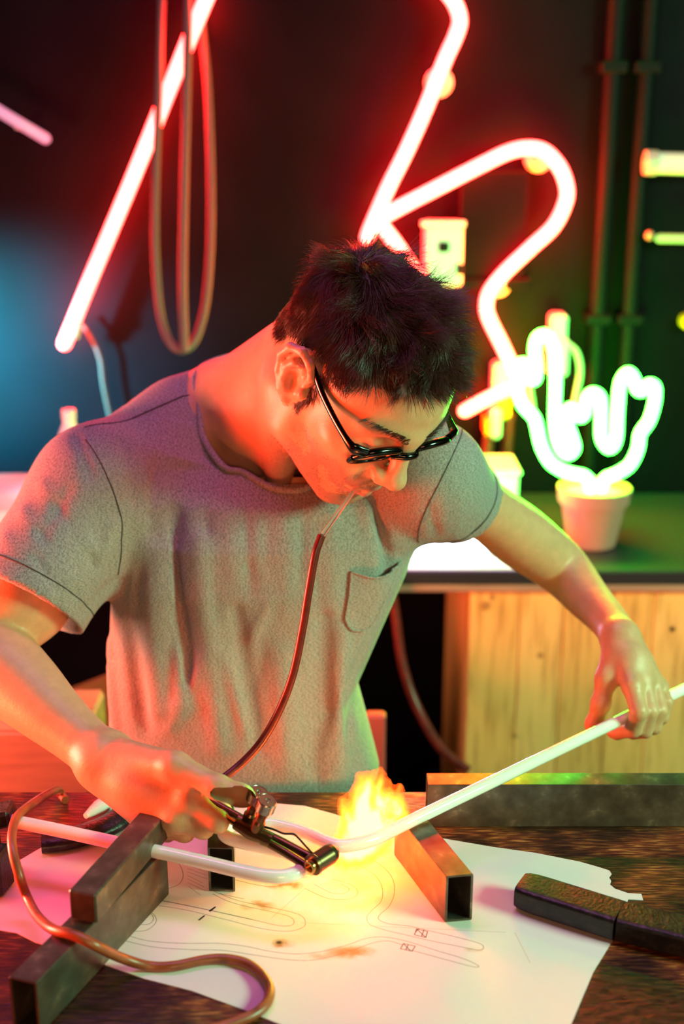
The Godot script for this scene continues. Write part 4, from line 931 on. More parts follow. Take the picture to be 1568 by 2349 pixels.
func arm_left() -> Fld:
	var f := Fld.new()
	limb(f, [Vector3(0.0983, 1.2297, -1.3196), Vector3(0.1651, 1.1764, -1.3763), Vector3(0.2202, 1.1245, -1.423), Vector3(0.2756, 1.0751, -1.4495), Vector3(0.2985, 1.0576, -1.3917), Vector3(0.312, 1.0531, -1.3274), Vector3(0.3162, 1.0504, -1.2847)], [0.046, 0.0345, 0.0375, 0.0325, 0.0258, 0.0208, 0.0196], 0.02)
	var w := Vector3(0.3163, 1.0502, -1.2825)
	var mc := [Vector3(0.3194, 1.0173, -1.2272), Vector3(0.3347, 1.0172, -1.2408), Vector3(0.3491, 1.0103, -1.2544), Vector3(0.3609, 0.9967, -1.2659)]
	for i in 4:
		f.cap(w, mc[i], 0.0170 - 0.0006 * i, 0.0108 - 0.0005 * i, 0.012)
		f.ell(mc[i], Vector3.ONE * (0.0112 - 0.0005 * i), 0.006)
	f.ell(Vector3(0.3239, 1.0257, -1.2581), Vector3(0.024, 0.026, 0.017), 0.014)
	f.chain([mc[0], Vector3(0.323, 0.997, -1.2052), Vector3(0.3209, 0.9709, -1.2128), Vector3(0.3074, 0.9583, -1.2309), Vector3(0.3029, 0.9574, -1.2327)], [0.0106, 0.0094, 0.0084, 0.0078, 0.0066], 0.004)
	f.chain([mc[1], Vector3(0.3384, 0.9916, -1.2161), Vector3(0.3356, 0.9668, -1.2188), Vector3(0.3263, 0.9546, -1.236)], [0.0106, 0.0092, 0.0083, 0.0074], 0.003)
	f.chain([mc[2], Vector3(0.3526, 0.9871, -1.2293), Vector3(0.3488, 0.9649, -1.2308), Vector3(0.3406, 0.9527, -1.2459)], [0.0100, 0.0088, 0.0080, 0.0070], 0.003)
	f.chain([mc[3], Vector3(0.3646, 0.9874, -1.2483), Vector3(0.3615, 0.9691, -1.2458), Vector3(0.3549, 0.9565, -1.2533)], [0.0092, 0.0078, 0.0070, 0.0062], 0.003)
	f.chain([Vector3(0.3071, 1.041, -1.2692), Vector3(0.2956, 1.0161, -1.2489), Vector3(0.2893, 0.9891, -1.2404), Vector3(0.2831, 0.9639, -1.241), Vector3(0.2814, 0.9597, -1.2407)], [0.0135, 0.0112, 0.0094, 0.0082, 0.0068], 0.009)
	return f

func shirt_field() -> Fld:
	var f := Fld.new()
	f.rows = torso_rows(0.0)
	f.put(2, 0, Vector3.ZERO, Vector3.ZERO, 0.0, 0.0, 0.0)
	f.chain([Vector3(-0.279, 1.2087, -1.334), Vector3(-0.2421, 1.2052, -1.3748), Vector3(-0.1806, 1.2443, -1.4289), Vector3(-0.1043, 1.2615, -1.4709), Vector3(0.0083, 1.2701, -1.4264), Vector3(0.0983, 1.2307, -1.3199)], [0.069, 0.069, 0.069, 0.069, 0.064, 0.057], 0.05)
	f.cap(Vector3(-0.279, 1.2087, -1.334), Vector3(-0.3547, 1.0958, -1.2412), 0.069, 0.071, 0.03)
	f.cap(Vector3(0.0983, 1.2307, -1.3199), Vector3(0.1543, 1.1755, -1.3708), 0.057, 0.047, 0.03)
	return f

func person() -> void:
	var o := thing("person", "person in a grey pocket t-shirt and black glasses, bending over the bench", "person", Vector3(-0.12, 0, -1.38))
	# ---- body: one skin mesh
	var t0 := Time.get_ticks_msec()
	var out := blank()
	var hf := head_field()
	nets(hf, 0.0026, HO - Vector3(0.15, 0.15, 0.15), HO + Vector3(0.16, 0.16, 0.16), out)
	var head_count: int = out.v.size()
	nets(hf, 0.0046, Vector3(-0.36, 1.13, -1.50), Vector3(0.13, 1.40, -1.22), out)
	var neck_count: int = out.v.size()
	nets(arm_right(), 0.0030, Vector3(-0.52, 0.86, -1.40), Vector3(-0.06, 1.24, -0.98), out)
	nets(arm_left(), 0.0030, Vector3(0.06, 0.90, -1.56), Vector3(0.46, 1.28, -1.14), out)
	var bf := Fld.new()
	bf.rows = torso_rows(0.024)
	bf.put(2, 0, Vector3.ZERO, Vector3.ZERO, 0.0, 0.0, 0.0)
	nets(bf, 0.014, Vector3(-0.36, 0.84, -1.56), Vector3(0.16, 1.22, -1.18), out)
	var col := PackedColorArray()
	col.resize(out.v.size())
	var inv := HB.inverse()
	var nz := noise(60.0, 12, 3)
	var nf := noise(400.0, 13, 2)
	for i in out.v.size():
		var p: Vector3 = out.v[i]
		var c := Color(0.58, 0.32, 0.175)
		var k := 1.0 + 0.10 * nz.get_noise_3d(p.x, p.y, p.z) + 0.06 * nf.get_noise_3d(p.x, p.y, p.z)
		if i < head_count:
			var q := inv * (p - HO)
			var hm := hair_mask(q)
			# stubble
			var b := smoothstep(-0.018, -0.040, q.y - 0.25 * absf(q.x) + 0.012) * smoothstep(-0.01, 0.02, q.z) * (1.0 - smoothstep(0.06, 0.075, absf(q.x)))
			b = maxf(b, smoothstep(0.034, 0.026, absf(q.x)) * smoothstep(-0.026, -0.031, q.y) * smoothstep(0.07, 0.085, q.z))
			c = c.lerp(Color(0.26, 0.165, 0.13), 0.68 * clampf(b, 0, 1))
			# lips
			var lip := smoothstep(0.026, 0.021, absf(q.x)) * smoothstep(0.0098, 0.0074, absf(q.y + 0.0515)) * smoothstep(0.086, 0.090, q.z)
			c = c.lerp(Color(0.50, 0.185, 0.15), lip * 0.85)
			c = c.lerp(Color(0.60, 0.28, 0.20), smoothstep(0.077, 0.085, absf(q.x)) * 0.5)
			c = c.lerp(Color(0.05, 0.03, 0.024), clampf(hm, 0, 1))
		col[i] = Color(c.r * k, c.g * k, c.b * k)
	obj("body", arrays_mesh(out.v, out.n, out.ix, col), M.skin, o)
	print("body ", Time.get_ticks_msec() - t0)
	hair(o, out, head_count)
	print("hair ", Time.get_ticks_msec() - t0)
	# ---- t-shirt
	var sf := shirt_field()
	var creases := [
		[Vector3(-0.2117, 1.1638, -1.2781), Vector3(-0.2108, 0.9797, -1.2312), 0.016, 0.005], [Vector3(-0.1838, 1.2036, -1.28), Vector3(-0.1707, 0.9981, -1.2265), 0.012, -0.007],
		[Vector3(-0.1563, 1.1748, -1.2606), Vector3(-0.1379, 0.9426, -1.2197), 0.016, 0.006], [Vector3(-0.1168, 1.0985, -1.2473), Vector3(-0.0933, 0.938, -1.2182), 0.011, -0.006],
		[Vector3(-0.067, 1.0487, -1.2423), Vector3(-0.0602, 0.9194, -1.2125), 0.018, 0.005], [Vector3(-0.0203, 1.0855, -1.2537), Vector3(-0.0233, 0.9101, -1.2096), 0.013, -0.009],
		[Vector3(0.0053, 1.0671, -1.248), Vector3(0.0078, 0.9051, -1.2185), 0.016, 0.007], [Vector3(-0.1064, 1.2156, -1.2733), Vector3(-0.1, 1.1168, -1.253), 0.010, -0.003],
		[Vector3(-0.0423, 1.2111, -1.2719), Vector3(-0.045, 1.1213, -1.2544), 0.011, -0.003], [Vector3(0.027, 1.2098, -1.2924), Vector3(0.0321, 1.1235, -1.276), 0.012, 0.004],
		[Vector3(0.0529, 1.2255, -1.3078), Vector3(0.048, 1.1293, -1.2883), 0.010, -0.006], [Vector3(0.072, 1.2153, -1.3256), Vector3(0.0695, 1.1588, -1.308), 0.012, 0.004],
		[Vector3(0.039, 0.9567, -1.266), Vector3(-0.0117, 0.9004, -1.217), 0.018, 0.007],
		[Vector3(-0.2385, 1.0741, -1.2816), Vector3(-0.2238, 0.9518, -1.2435), 0.014, -0.006], [Vector3(-0.2581, 1.0346, -1.3112), Vector3(-0.2505, 0.9233, -1.2765), 0.012, 0.006],
		[Vector3(-0.1455, 1.0528, -1.2331), Vector3(-0.1962, 0.9611, -1.2255), 0.012, 0.005], [Vector3(-0.2221, 1.2367, -1.3218), Vector3(-0.2254, 1.1652, -1.289), 0.011, -0.004],
		[Vector3(-0.3201, 1.2292, -1.2775), Vector3(-0.273, 1.169, -1.2483), 0.011, 0.005], [Vector3(-0.3059, 1.2088, -1.2712), Vector3(-0.2682, 1.151, -1.2427), 0.009, -0.006],
		[Vector3(-0.2885, 1.2603, -1.3186), Vector3(-0.2737, 1.231, -1.2886), 0.008, -0.005], [Vector3(-0.3413, 1.205, -1.2595), Vector3(-0.2874, 1.14, -1.2183), 0.011, 0.005],
		[Vector3(-0.3224, 1.1879, -1.2437), Vector3(-0.2804, 1.129, -1.2149), 0.008, -0.005], [Vector3(-0.3574, 1.1812, -1.2416), Vector3(-0.3059, 1.1304, -1.2049), 0.010, 0.004],
		[Vector3(-0.2521, 1.2533, -1.3165), Vector3(-0.243, 1.2098, -1.2924), 0.009, -0.004], [Vector3(0.0962, 1.2219, -1.2857), Vector3(0.1049, 1.1791, -1.2933), 0.009, -0.004],
		[Vector3(0.1195, 1.2487, -1.315), Vector3(0.1321, 1.1746, -1.3234), 0.010, 0.003], [Vector3(-0.2545, 1.1281, -1.2775), Vector3(-0.28, 1.106, -1.2287), 0.012, -0.006],
		[Vector3(-0.1493, 1.2045, -1.2803), Vector3(-0.1393, 1.0903, -1.2447), 0.010, -0.003],
		[Vector3(-0.1779, 1.0726, -1.2497), Vector3(-0.1836, 0.9797, -1.2312), 0.010, 0.005], [Vector3(-0.133, 1.0546, -1.2336), Vector3(-0.1061, 0.958, -1.214), 0.011, 0.005],
		[Vector3(-0.0871, 1.0592, -1.235), Vector3(-0.0945, 1.011, -1.2305), 0.009, -0.004], [Vector3(-0.053, 1.0243, -1.2347), Vector3(-0.0491, 0.9579, -1.2244), 0.010, 0.003],
		[Vector3(0.019, 0.9963, -1.2783), Vector3(-0.0303, 0.9051, -1.2185), 0.013, 0.005],
		[Vector3(-0.0636, 1.1975, -1.2676), Vector3(-0.0617, 1.0893, -1.2444), 0.009, 0.002], [Vector3(-0.0827, 1.2111, -1.2719), Vector3(-0.0817, 1.1476, -1.2521), 0.009, -0.002],
		[Vector3(-0.0115, 1.199, -1.2786), Vector3(-0.0092, 1.0947, -1.2566), 0.010, 0.003], [Vector3(-0.028, 1.1929, -1.2662), Vector3(-0.0258, 1.0985, -1.2473), 0.008, -0.002],
		[Vector3(-0.1996, 1.1592, -1.2767), Vector3(-0.1972, 1.0539, -1.2543), 0.008, 0.003], [Vector3(-0.2302, 1.193, -1.2977), Vector3(-0.2356, 1.0741, -1.2816), 0.010, 0.003],
		[Vector3(-0.1254, 1.202, -1.2691), Vector3(-0.1207, 1.134, -1.2479), 0.009, 0.002], [Vector3(-0.2148, 0.9751, -1.2403), Vector3(-0.1525, 0.9982, -1.237), 0.012, 0.004],
		[Vector3(-0.2513, 1.1975, -1.2676), Vector3(-0.2545, 1.1365, -1.2277), 0.009, 0.004], [Vector3(-0.3245, 1.1644, -1.2259), Vector3(-0.2967, 1.1172, -1.2007), 0.007, -0.004],
		[Vector3(-0.2917, 1.2247, -1.2761), Vector3(-0.3153, 1.1856, -1.243), 0.008, -0.004], [Vector3(0.109, 1.2282, -1.2982), Vector3(0.1262, 1.1659, -1.3102), 0.008, 0.003],
		[Vector3(-0.0779, 1.1113, -1.2408), Vector3(-0.1072, 1.0528, -1.2331), 0.010, 0.004], [Vector3(0.047, 1.12, -1.2854), Vector3(0.0078, 1.0125, -1.2519), 0.012, 0.004],
	]
	var ends := []
	for c in creases:
		ends.append([sf.onto(c[0]), sf.onto(c[1]), c[2] * 0.70, c[3] * clampf(c[0].distance_to(c[1]) * 13.0, 0.7, 1.75)])
	for c in ends:
		sf.crease(c[0], c[1], c[2], c[3])
	# neck opening and sleeve openings
	sf.cap(Vector3(-0.085, 1.2717, -1.3903), hw(0, 0.03, -0.02), 0.083, 0.11, 0.006, 1)
	var ca := Vector3(-0.3455, 1.1053, -1.2494)
	var cd := (Vector3(-0.3534, 1.0909, -1.2344) - Vector3(-0.2825, 1.2077, -1.3337)).normalized()
	sf.trim(ca, cd, 0.13)
	sf.cap(ca - cd * 0.03, ca + cd * 0.05, 0.060, 0.0635, 0.0, 1)
	var la := Vector3(0.145, 1.1828, -1.3626)
	var ld := (Vector3(0.1543, 1.1755, -1.3708) - Vector3(0.0983, 1.2307, -1.3199)).normalized()
	sf.trim(la, ld, 0.10)
	sf.cap(la - ld * 0.03, la + ld * 0.05, 0.041, 0.0435, 0.0, 1)
	var so := blank()
	nets(sf, 0.0036, Vector3(-0.46, 0.85, -1.60), Vector3(0.25, 1.37, -1.14), so)
	var shirt := obj("t_shirt", arrays_mesh(so.v, so.n, so.ix), M.jersey, o)
	print("shirt ", Time.get_ticks_msec() - t0)
	# seams, hems and the chest pocket laid on the cloth
	var plain := sf
	laid(plain, [Vector3(-0.2833, 1.2601, -1.329), Vector3(-0.2583, 1.267, -1.3417), Vector3(-0.227, 1.2789, -1.3663), Vector3(-0.1934, 1.2944, -1.3816), Vector3(-0.1714, 1.3034, -1.3949)], 0.0007, "shoulder_seam", shirt)
	laid(plain, [Vector3(-0.2801, 1.2628, -1.3089), Vector3(-0.2642, 1.2424, -1.2921), Vector3(-0.2499, 1.2201, -1.2747), Vector3(-0.2418, 1.1929, -1.2662), Vector3(-0.237, 1.1612, -1.2563), Vector3(-0.2393, 1.1259, -1.2558)], 0.0007, "sleeve_seam", shirt)
	laid(plain, [Vector3(0.0861, 1.1783, -1.3036), Vector3(0.0914, 1.2127, -1.2829), Vector3(0.1058, 1.2447, -1.2928), Vector3(0.1219, 1.2672, -1.3208)], 0.0007, "sleeve_seam", shirt)
	# pocket: a patch a little proud of the chest
	var pk := Geo.new()
	var nx := 10
	var ny := 14
	var rowp := []
	for j in ny + 1:
		var line := []
		for i in nx + 1:
			var u := float(i) / nx
			var v := float(j) / ny
			var l := PK[0].lerp(PK[1], v)
			var r := PK[2].lerp(PK[3], v)
			var p := l.lerp(r, u)
			var sag := 0.008 * sin(u * PI) * (1.0 - v)
			var bow := 0.016 * (pow(absf(u - 0.5) * 2.0, 3.0)) * v
			p += Vector3(0, bow - sag, 0)
			var hang := 0.0022 + 0.006 * sin(u * PI) * pow(1.0 - v, 3.0)
			line.append(plain.onto(p, hang))
		rowp.append(line)
	for j in ny + 1:
		for i in nx + 1:
			var p: Vector3 = rowp[j][i]
			var dx: Vector3 = rowp[j][mini(i + 1, nx)] - rowp[j][maxi(i - 1, 0)]
			var dy: Vector3 = rowp[mini(j + 1, ny)][i] - rowp[maxi(j - 1, 0)][i]
			pk.v.append(p)
			var nn := dx.cross(dy).normalized()
			pk.n.append(nn if nn.z > 0 else -nn)
	for j in ny:
		for i in nx:
			var a := j * (nx + 1) + i
			pk.ix.append_array([a, a + 1, a + nx + 2, a, a + nx + 2, a + nx + 1])
	# folded-back edges give the patch its thickness
	var rim := []
	for i in nx + 1:
		rim.append(rowp[0][i])
	for j in range(1, ny + 1):
		rim.append(rowp[j][nx])
	for i in range(nx - 1, -1, -1):
		rim.append(rowp[ny][i])
	for j in range(ny - 1, -1, -1):
		rim.append(rowp[j][0])
	pk.sweep(rim, [0.0015], 6, false)
	obj("pocket", pk.mesh(), M.jersey, shirt)
	var st := []
	for q in rim:
		st.append(q + Vector3(0, 0, 0.0012))
	# collar band round the neck opening
	var band := []
	for q in [Vector3(-0.0751, 1.3413, -1.4486), Vector3(-0.1184, 1.3317, -1.4666), Vector3(-0.1596, 1.3225, -1.4532), Vector3(-0.1721, 1.3145, -1.4088), Vector3(-0.166, 1.298, -1.3723), Vector3(-0.1512, 1.2788, -1.3349), Vector3(-0.1302, 1.2601, -1.3133), Vector3(-0.1076, 1.247, -1.2988), Vector3(-0.083, 1.2383, -1.2856), Vector3(-0.0589, 1.2369, -1.2799), Vector3(-0.0399, 1.2392, -1.2806), Vector3(-0.0115, 1.2493, -1.2943)]:
		band.append(plain.onto(q, 0.0012))
	var bc := curve(band, 5)
	var bg := Geo.new()
	bg.sweep(bc, [0.0042], 10, true)
	obj("collar", bg.mesh(), M.jersey, shirt)
	laid_ring(plain, ca - cd * 0.022, cd, 0.075, "sleeve_hem_stitch", shirt)
	laid_ring(plain, la - ld * 0.018, ld, 0.05, "sleeve_hem_stitch", shirt)
	# ---- trousers and shoes
	var tf := Fld.new()
	tf.ell(Vector3(-0.115, 0.80, -1.375), Vector3(0.152, 0.11, 0.098), 0.03)
	for s in [-1.0, 1.0]:
		var x: float = -0.115 + 0.085 * s
		tf.chain([Vector3(x, 0.78, -1.375), Vector3(x + 0.03 * s, 0.45, -1.35), Vector3(x + 0.035 * s, 0.09, -1.40)], [0.082, 0.064, 0.058], 0.04)
	var to := blank()
	nets(tf, 0.014, Vector3(-0.36, 0.02, -1.56), Vector3(0.15, 0.93, -1.2), to)
	obj("trousers", arrays_mesh(to.v, to.n, to.ix), M.trousers, o)
	for s in [-1.0, 1.0]:
		var x: float = -0.115 + 0.12 * s
		var ff := Fld.new()
		ff.cap(Vector3(x, 0.045, -1.42), Vector3(x + 0.02 * s, 0.035, -1.23), 0.045, 0.035, 0.02)
		ff.ell(Vector3(x + 0.01 * s, 0.012, -1.33), Vector3(0.048, 0.012, 0.15), 0.01)
		var fo := blank()
		nets(ff, 0.010, Vector3(x - 0.09, -0.02, -1.52), Vector3(x + 0.09, 0.12, -1.12), fo)
		obj("shoe", arrays_mesh(fo.v, fo.n, fo.ix), M.shoe, o)
	print("person ", Time.get_ticks_msec() - t0)
	# ---- glass mouthpiece and the blow hose
	var bl := thing("blow_hose", "dark red blow hose hanging from the person's mouth to the right hand", "hose", Vector3(-0.0627, 1.0602, -1.1097))
	var m0 := hw(-0.017, -0.0505, 0.0985)
	obj("glass_mouthpiece", tube_mesh([m0, m0.lerp(Vector3(-0.0207, 1.2244, -1.1242), 0.5), Vector3(-0.0207, 1.2244, -1.1242)], 0.0026, 14, true), M.clear_glass, bl, false)
	obj("hose", tube_mesh(curve([Vector3(-0.0195, 1.226, -1.1247), Vector3(-0.0216, 1.2211, -1.1231), Vector3(-0.0262, 1.207, -1.1187), Vector3(-0.0327, 1.1709, -1.1127), Vector3(-0.0384, 1.1365, -1.1072), Vector3(-0.048, 1.0915, -1.0985), Vector3(-0.062, 1.0545, -1.0922), Vector3(-0.0792, 1.0257, -1.0832), Vector3(-0.0981, 1.0077, -1.0724), Vector3(-0.1186, 0.9964, -1.0584), Vector3(-0.1414, 0.986, -1.0499)], 7), 0.0041, 14), M.hose_red, bl)

const PK: Array[Vector3] = [Vector3(0.0105, 1.1387, -1.2598), Vector3(0.0105, 1.0665, -1.2373), Vector3(0.0665, 1.1386, -1.2912), Vector3(0.046, 1.0616, -1.2672)]

func laid(f: Fld, pts: Array, r: float, called: String, parent: Node3D) -> void:
	var p := []
	for q in curve(pts, 5):
		p.append(f.onto(q, 0.0002))
	obj(called, tube_mesh(p, r, 6), M.seam_thread, parent)

func laid_ring(f: Fld, c: Vector3, ax: Vector3, r: float, called: String, parent: Node3D) -> void:
	var sx := ax.cross(Vector3.UP).normalized()
	var sy := ax.cross(sx)
	var p := []
	for i in 49:
		var d := sx * cos(TAU * i / 48) + sy * sin(TAU * i / 48)
		var q := c + d * r
		for k in 5:
			var e := f.at(q, f.all)
			q -= d * (e - 0.0002)
		p.append(q)
	obj(called, tube_mesh(p, 0.0007, 6), M.seam_thread, parent)

# how much a point of the head carries hair (head frame)
func hair_mask(q: Vector3) -> float:
	var ax := absf(q.x)
	var line := 0.0
	if q.z > 0.03:
		line = 0.064 + 0.026 * smoothstep(0.03, 0.075, q.z) - 0.010 * smoothstep(0.02, 0.05, ax) * smoothstep(0.06, 0.03, q.z)
	elif q.z > 0.004:
		line = lerpf(-0.014, 0.058, smoothstep(0.018, 0.032, q.z))
	elif q.z > -0.030:
		line = 0.036
	else:
		line = lerpf(0.032, -0.015, smoothstep(-0.035, -0.075, q.z))
	if ax > 0.0752 and q.y < 0.064 and q.z < 0.03 and q.z > -0.04:
		return 0.0
	return smoothstep(-0.004, 0.004, q.y - line)

func strand(v: PackedVector3Array, n: PackedVector3Array, ix: PackedInt32Array, p: Vector3, dir: Vector3, flow: Vector3, len: float, r: float, seg: int, curl: Vector3) -> void:
	var k0 := v.size()
	var d := dir
	for i in seg + 1:
		var f := float(i) / seg
		var side := d.cross(Vector3(0.31, 0.77, 0.55)).normalized()
		var oth := d.cross(side)
		var rr := r * (1.0 - 0.82 * f)
		for j in 3:
			var a := TAU * j / 3.0
			var e := side * cos(a) + oth * sin(a)
			v.append(p + e * rr)
			n.append(e)
		d = (d + flow * (1.4 / seg) + curl * (f * 2.2 / seg)).normalized()
		p += d * len / seg
	for i in seg:
		for j in 3:
			var a := k0 + i * 3 + j
			var b := k0 + i * 3 + (j + 1) % 3
			ix.append_array([a, b, a + 3, b, b + 3, a + 3])

func hair(o: Node3D, body: Dictionary, count: int) -> void:
	var rng := RandomNumberGenerator.new()
	rng.seed = 77
	var inv := HB.inverse()
	var cand := []
	var stub := []
	for i in count:
		var q: Vector3 = inv * (body.v[i] - HO)
		if hair_mask(q) > rng.randf_range(0.25, 0.9):
			cand.append(i)
		elif q.y < -0.022 and q.z > 0.0 and absf(q.x) < 0.066:
			stub.append(i)
	var v := PackedVector3Array()
	var n := PackedVector3Array()
	var ix := PackedInt32Array()
	var n1 := noise(22.0, 5, 2)
	var n2 := noise(22.0, 6, 2)
	var n3 := noise(55.0, 7, 2)
	var crown := Vector3(-0.012, 0.118, -0.052)
	for s in 25000:
		var i: int = cand[rng.randi() % cand.size()]
		var q: Vector3 = inv * (body.v[i] - HO)
		var nn: Vector3 = inv * body.n[i]
		q += Vector3(rng.randf_range(-1, 1), rng.randf_range(-1, 1), rng.randf_range(-1, 1)) * 0.0018
		var top := smoothstep(0.045, 0.105, q.y)
		var flow := (q - crown) + Vector3(0.02, -0.035, 0.05) * top + Vector3(0, -0.06, 0.012) * (1.0 - top)
		flow = (flow - nn * flow.dot(nn)).normalized()
		var sw := Vector3(n1.get_noise_3d(q.x, q.y, q.z), n2.get_noise_3d(q.x, q.y, q.z), n3.get_noise_3d(q.x, q.y, q.z))
		flow = (flow + sw * 1.1 * (0.3 + top)).normalized()
		var front := smoothstep(0.02, 0.08, q.z) * top
		var len := lerpf(0.0115, 0.039, top) * rng.randf_range(0.65, 1.2) * (1.0 - 0.35 * front)
		if q.y < 0.0:
			len *= 0.6
		var lift := lerpf(0.45, 1.25, top) * rng.randf_range(0.7, 1.3)
		var dir := (nn * lift + flow).normalized()
		var curl := (-nn * 0.75 + sw * 2.0 + Vector3(rng.randf_range(-1, 1), rng.randf_range(-1, 1), rng.randf_range(-1, 1)) * 0.35) * (0.4 + 0.8 * top)
		strand(v, n, ix, HO + HB * (q - nn * 0.001), HB * dir, HB * flow, len, rng.randf_range(0.00022, 0.00042), 5, HB * curl)
	# stubble
	for s in 4200:
		var i: int = stub[rng.randi() % stub.size()]
		var q: Vector3 = inv * (body.v[i] - HO)
		var lipzone := absf(q.x) < 0.022 and q.y < -0.041 and q.y > -0.0615 and q.z > 0.088
		var cheek := q.y - 0.25 * absf(q.x) > -0.034 and not (absf(q.x) < 0.03 and q.z > 0.08)
		if lipzone or cheek and rng.randf() < 0.85:
			continue
		var nn: Vector3 = inv * body.n[i]
		var j := Vector3(rng.randf_range(-1, 1), rng.randf_range(-1, 1), rng.randf_range(-1, 1)) * 0.0016
		j -= nn * j.dot(nn)
		strand(v, n, ix, HO + HB * (q + j - nn * 0.0002), HB * (nn + Vector3(0, -0.9, 0)).normalized(), HB * Vector3(0, -0.4, 0), rng.randf_range(0.0010, 0.0020), 0.00013, 2, Vector3.ZERO)
	obj("hair", arrays_mesh(v, n, wind(v, n, ix)), M.hair, o)
	# brows and lashes
	var hf := head_field()
	for e in [-1.0, 1.0]:
		var bv := PackedVector3Array()
		var bn := PackedVector3Array()
		var bi := PackedInt32Array()
		for k in 330:
			var t := rng.randf()
			var q := Vector3(lerpf(0.009, 0.050, t) * e, 0.040 + 0.0075 * sin(t * 2.3) + rng.randf_range(-0.0035, 0.0035) * (1.0 - 0.6 * t), 0.100 - 0.030 * t * t)
			var p := hf.onto(HO + HB * q, -0.0002)
			var gn := hf.grad(p)
			var fl := HB * Vector3(e, 0.55 - 0.9 * t + rng.randf_range(-0.35, 0.35), -0.3 * t + rng.randf_range(-0.2, 0.2))
			strand(bv, bn, bi, p, (gn * 0.5 + fl).normalized(), fl * 0.3, rng.randf_range(0.005, 0.009), 0.00022, 3, Vector3.ZERO)
		obj("eyebrow", arrays_mesh(bv, bn, wind(bv, bn, bi)), M.hair, o)
		bv = PackedVector3Array()
		bn = PackedVector3Array()
		bi = PackedInt32Array()
		for k in 34:
			var t := 0.35 + 0.65 * k / 33.0
			var q := Vector3(lerpf(0.021, 0.044, t) * e, 0.0205 - 0.0045 * sin(t * PI), 0.0895 + 0.0025 * sin(t * PI) - 0.004 * t)
			strand(bv, bn, bi, HO + HB * q, HB * Vector3(0.3 * (t - 0.5) * e, -0.55, 0.8).normalized(), HB * Vector3(0, 0.3, 0.3), 0.0055, 0.00014, 4, Vector3.ZERO)
		obj("eyelashes", arrays_mesh(bv, bn, wind(bv, bn, bi)), M.hair, o)

# ---------------------------------------------------------------- glasses
func glasses() -> void:
	var o := thing("eyeglasses", "thick black acetate glasses sliding down the person's nose", "glasses", hw(0, 0.02, 0.10))
	var drop := -0.0125
	for s in [-1.0, 1.0]:
		var pts := []
		var inner := []
		for i in 41:
			var a := TAU * i / 40.0
			var ca := cos(a)
			var sa := sin(a)
			var x := 0.0245 * signf(ca) * pow(absf(ca), 0.8)
			var y := 0.0205 * signf(sa) * pow(absf(sa), 0.8) - (0.002 if sa < 0 else 0.0)
			if sa < 0:
				x *= 1.0 - 0.10 * absf(sa)
			var z := 0.1045 - 1.08 * (x + 0.0345) * (x + 0.0345) + (y - 0.016) * 0.36
			pts.append(hw(s * (0.0345 + x), 0.026 + y + drop, z))
		var g := Geo.new()
		var rr := []
		for i in 41:
			rr.append(0.0033 + 0.0011 * sin(TAU * i / 40.0))
		g.sweep(pts, rr, 12, false, HB.z, 1.0)
		obj("rim", g.mesh(), M.acetate, o)
		# lens
		var lg := Geo.new()
		var cen := Vector3.ZERO
		for p in pts:
			cen += p
		cen /= pts.size()
		cen += HB.z * 0.0015
		for i in 40:
			lg.tri(cen, pts[i], pts[i + 1], HB.z)
		obj("lens", lg.mesh(), M.lens, o)
		# end piece and temple
		var tp := Geo.new()
		var tr := []
		for i in 36:
			tr.append(lerpf(0.0040, 0.0024, clampf((i - 6) / 6.0, 0, 1)))
		tp.sweep(curve([hw(s * 0.0575, 0.040 + drop, 0.0990), hw(s * 0.0675, 0.041 + drop, 0.0945), hw(s * 0.0715, 0.0405 + drop, 0.0870), hw(s * 0.0745, 0.0415 + drop, 0.060), hw(s * 0.0775, 0.041 + drop * 0.6, 0.030), hw(s * 0.0800, 0.0415, 0.004), hw(s * 0.0805, 0.036, -0.012), hw(s * 0.0795, 0.020, -0.028)], 5), tr, 12, true, HB.y, 1.7)
		obj("temple", tp.mesh(), M.acetate, o)
		var hg := Geo.new()
		hg.sweep([hw(s * 0.0688, 0.040 + drop, 0.089), hw(s * 0.0688, 0.0435 + drop, 0.089)], [0.0012], 8)
		obj("hinge", hg.mesh(), M.nickel, o)
	var bg := Geo.new()
	bg.sweep(curve([hw(-0.0165, 0.029 + drop, 0.1015), hw(-0.0115, 0.033 + drop, 0.1055), hw(-0.005, 0.0365 + drop, 0.1095), hw(0.005, 0.0365 + drop, 0.1095), hw(0.0115, 0.033 + drop, 0.1055), hw(0.0165, 0.029 + drop, 0.1015)], 5), [0.0040], 12)
	obj("bridge", bg.mesh(), M.acetate, o)

# ---------------------------------------------------------------- helpers
var taken := {}
var M := {}

func numbered(called: String) -> String:
	if not taken.has(called):
		taken[called] = 0
		return called
	taken[called] += 1
	return "%s_%03d" % [called, taken[called]]

func tag(o: Node3D, label: String, category: String, group := "") -> void:
	if label != "":
		o.set_meta("label", label)
	if category != "":
		o.set_meta("category", category)
	if group != "":
		o.set_meta("group", group)

# a thing: a Node3D at its base whose children are its parts
func thing(called: String, label: String, category: String, at := Vector3.ZERO, group := "") -> Node3D:
	var o := Node3D.new()
	o.name = numbered(called)
	add_child(o)
	o.position = at
	tag(o, label, category, group)
	return o

# one mesh node; points are in world coordinates and are put back relative to the parent's base
func obj(called: String, mesh: Mesh, mat: Material, parent: Node3D = null, local := false) -> MeshInstance3D:
	var o := MeshInstance3D.new()
	o.name = numbered(called) if parent == null else called
	o.mesh = mesh
	if mat:
		o.material_override = mat
	if parent == null:
		add_child(o)
	else:
		parent.add_child(o, true)
		if not local:
			var at := Vector3.ZERO
			var p: Node = parent
			while p != self:
				at += (p as Node3D).position
				p = p.get_parent()
			o.position = -at
	return o

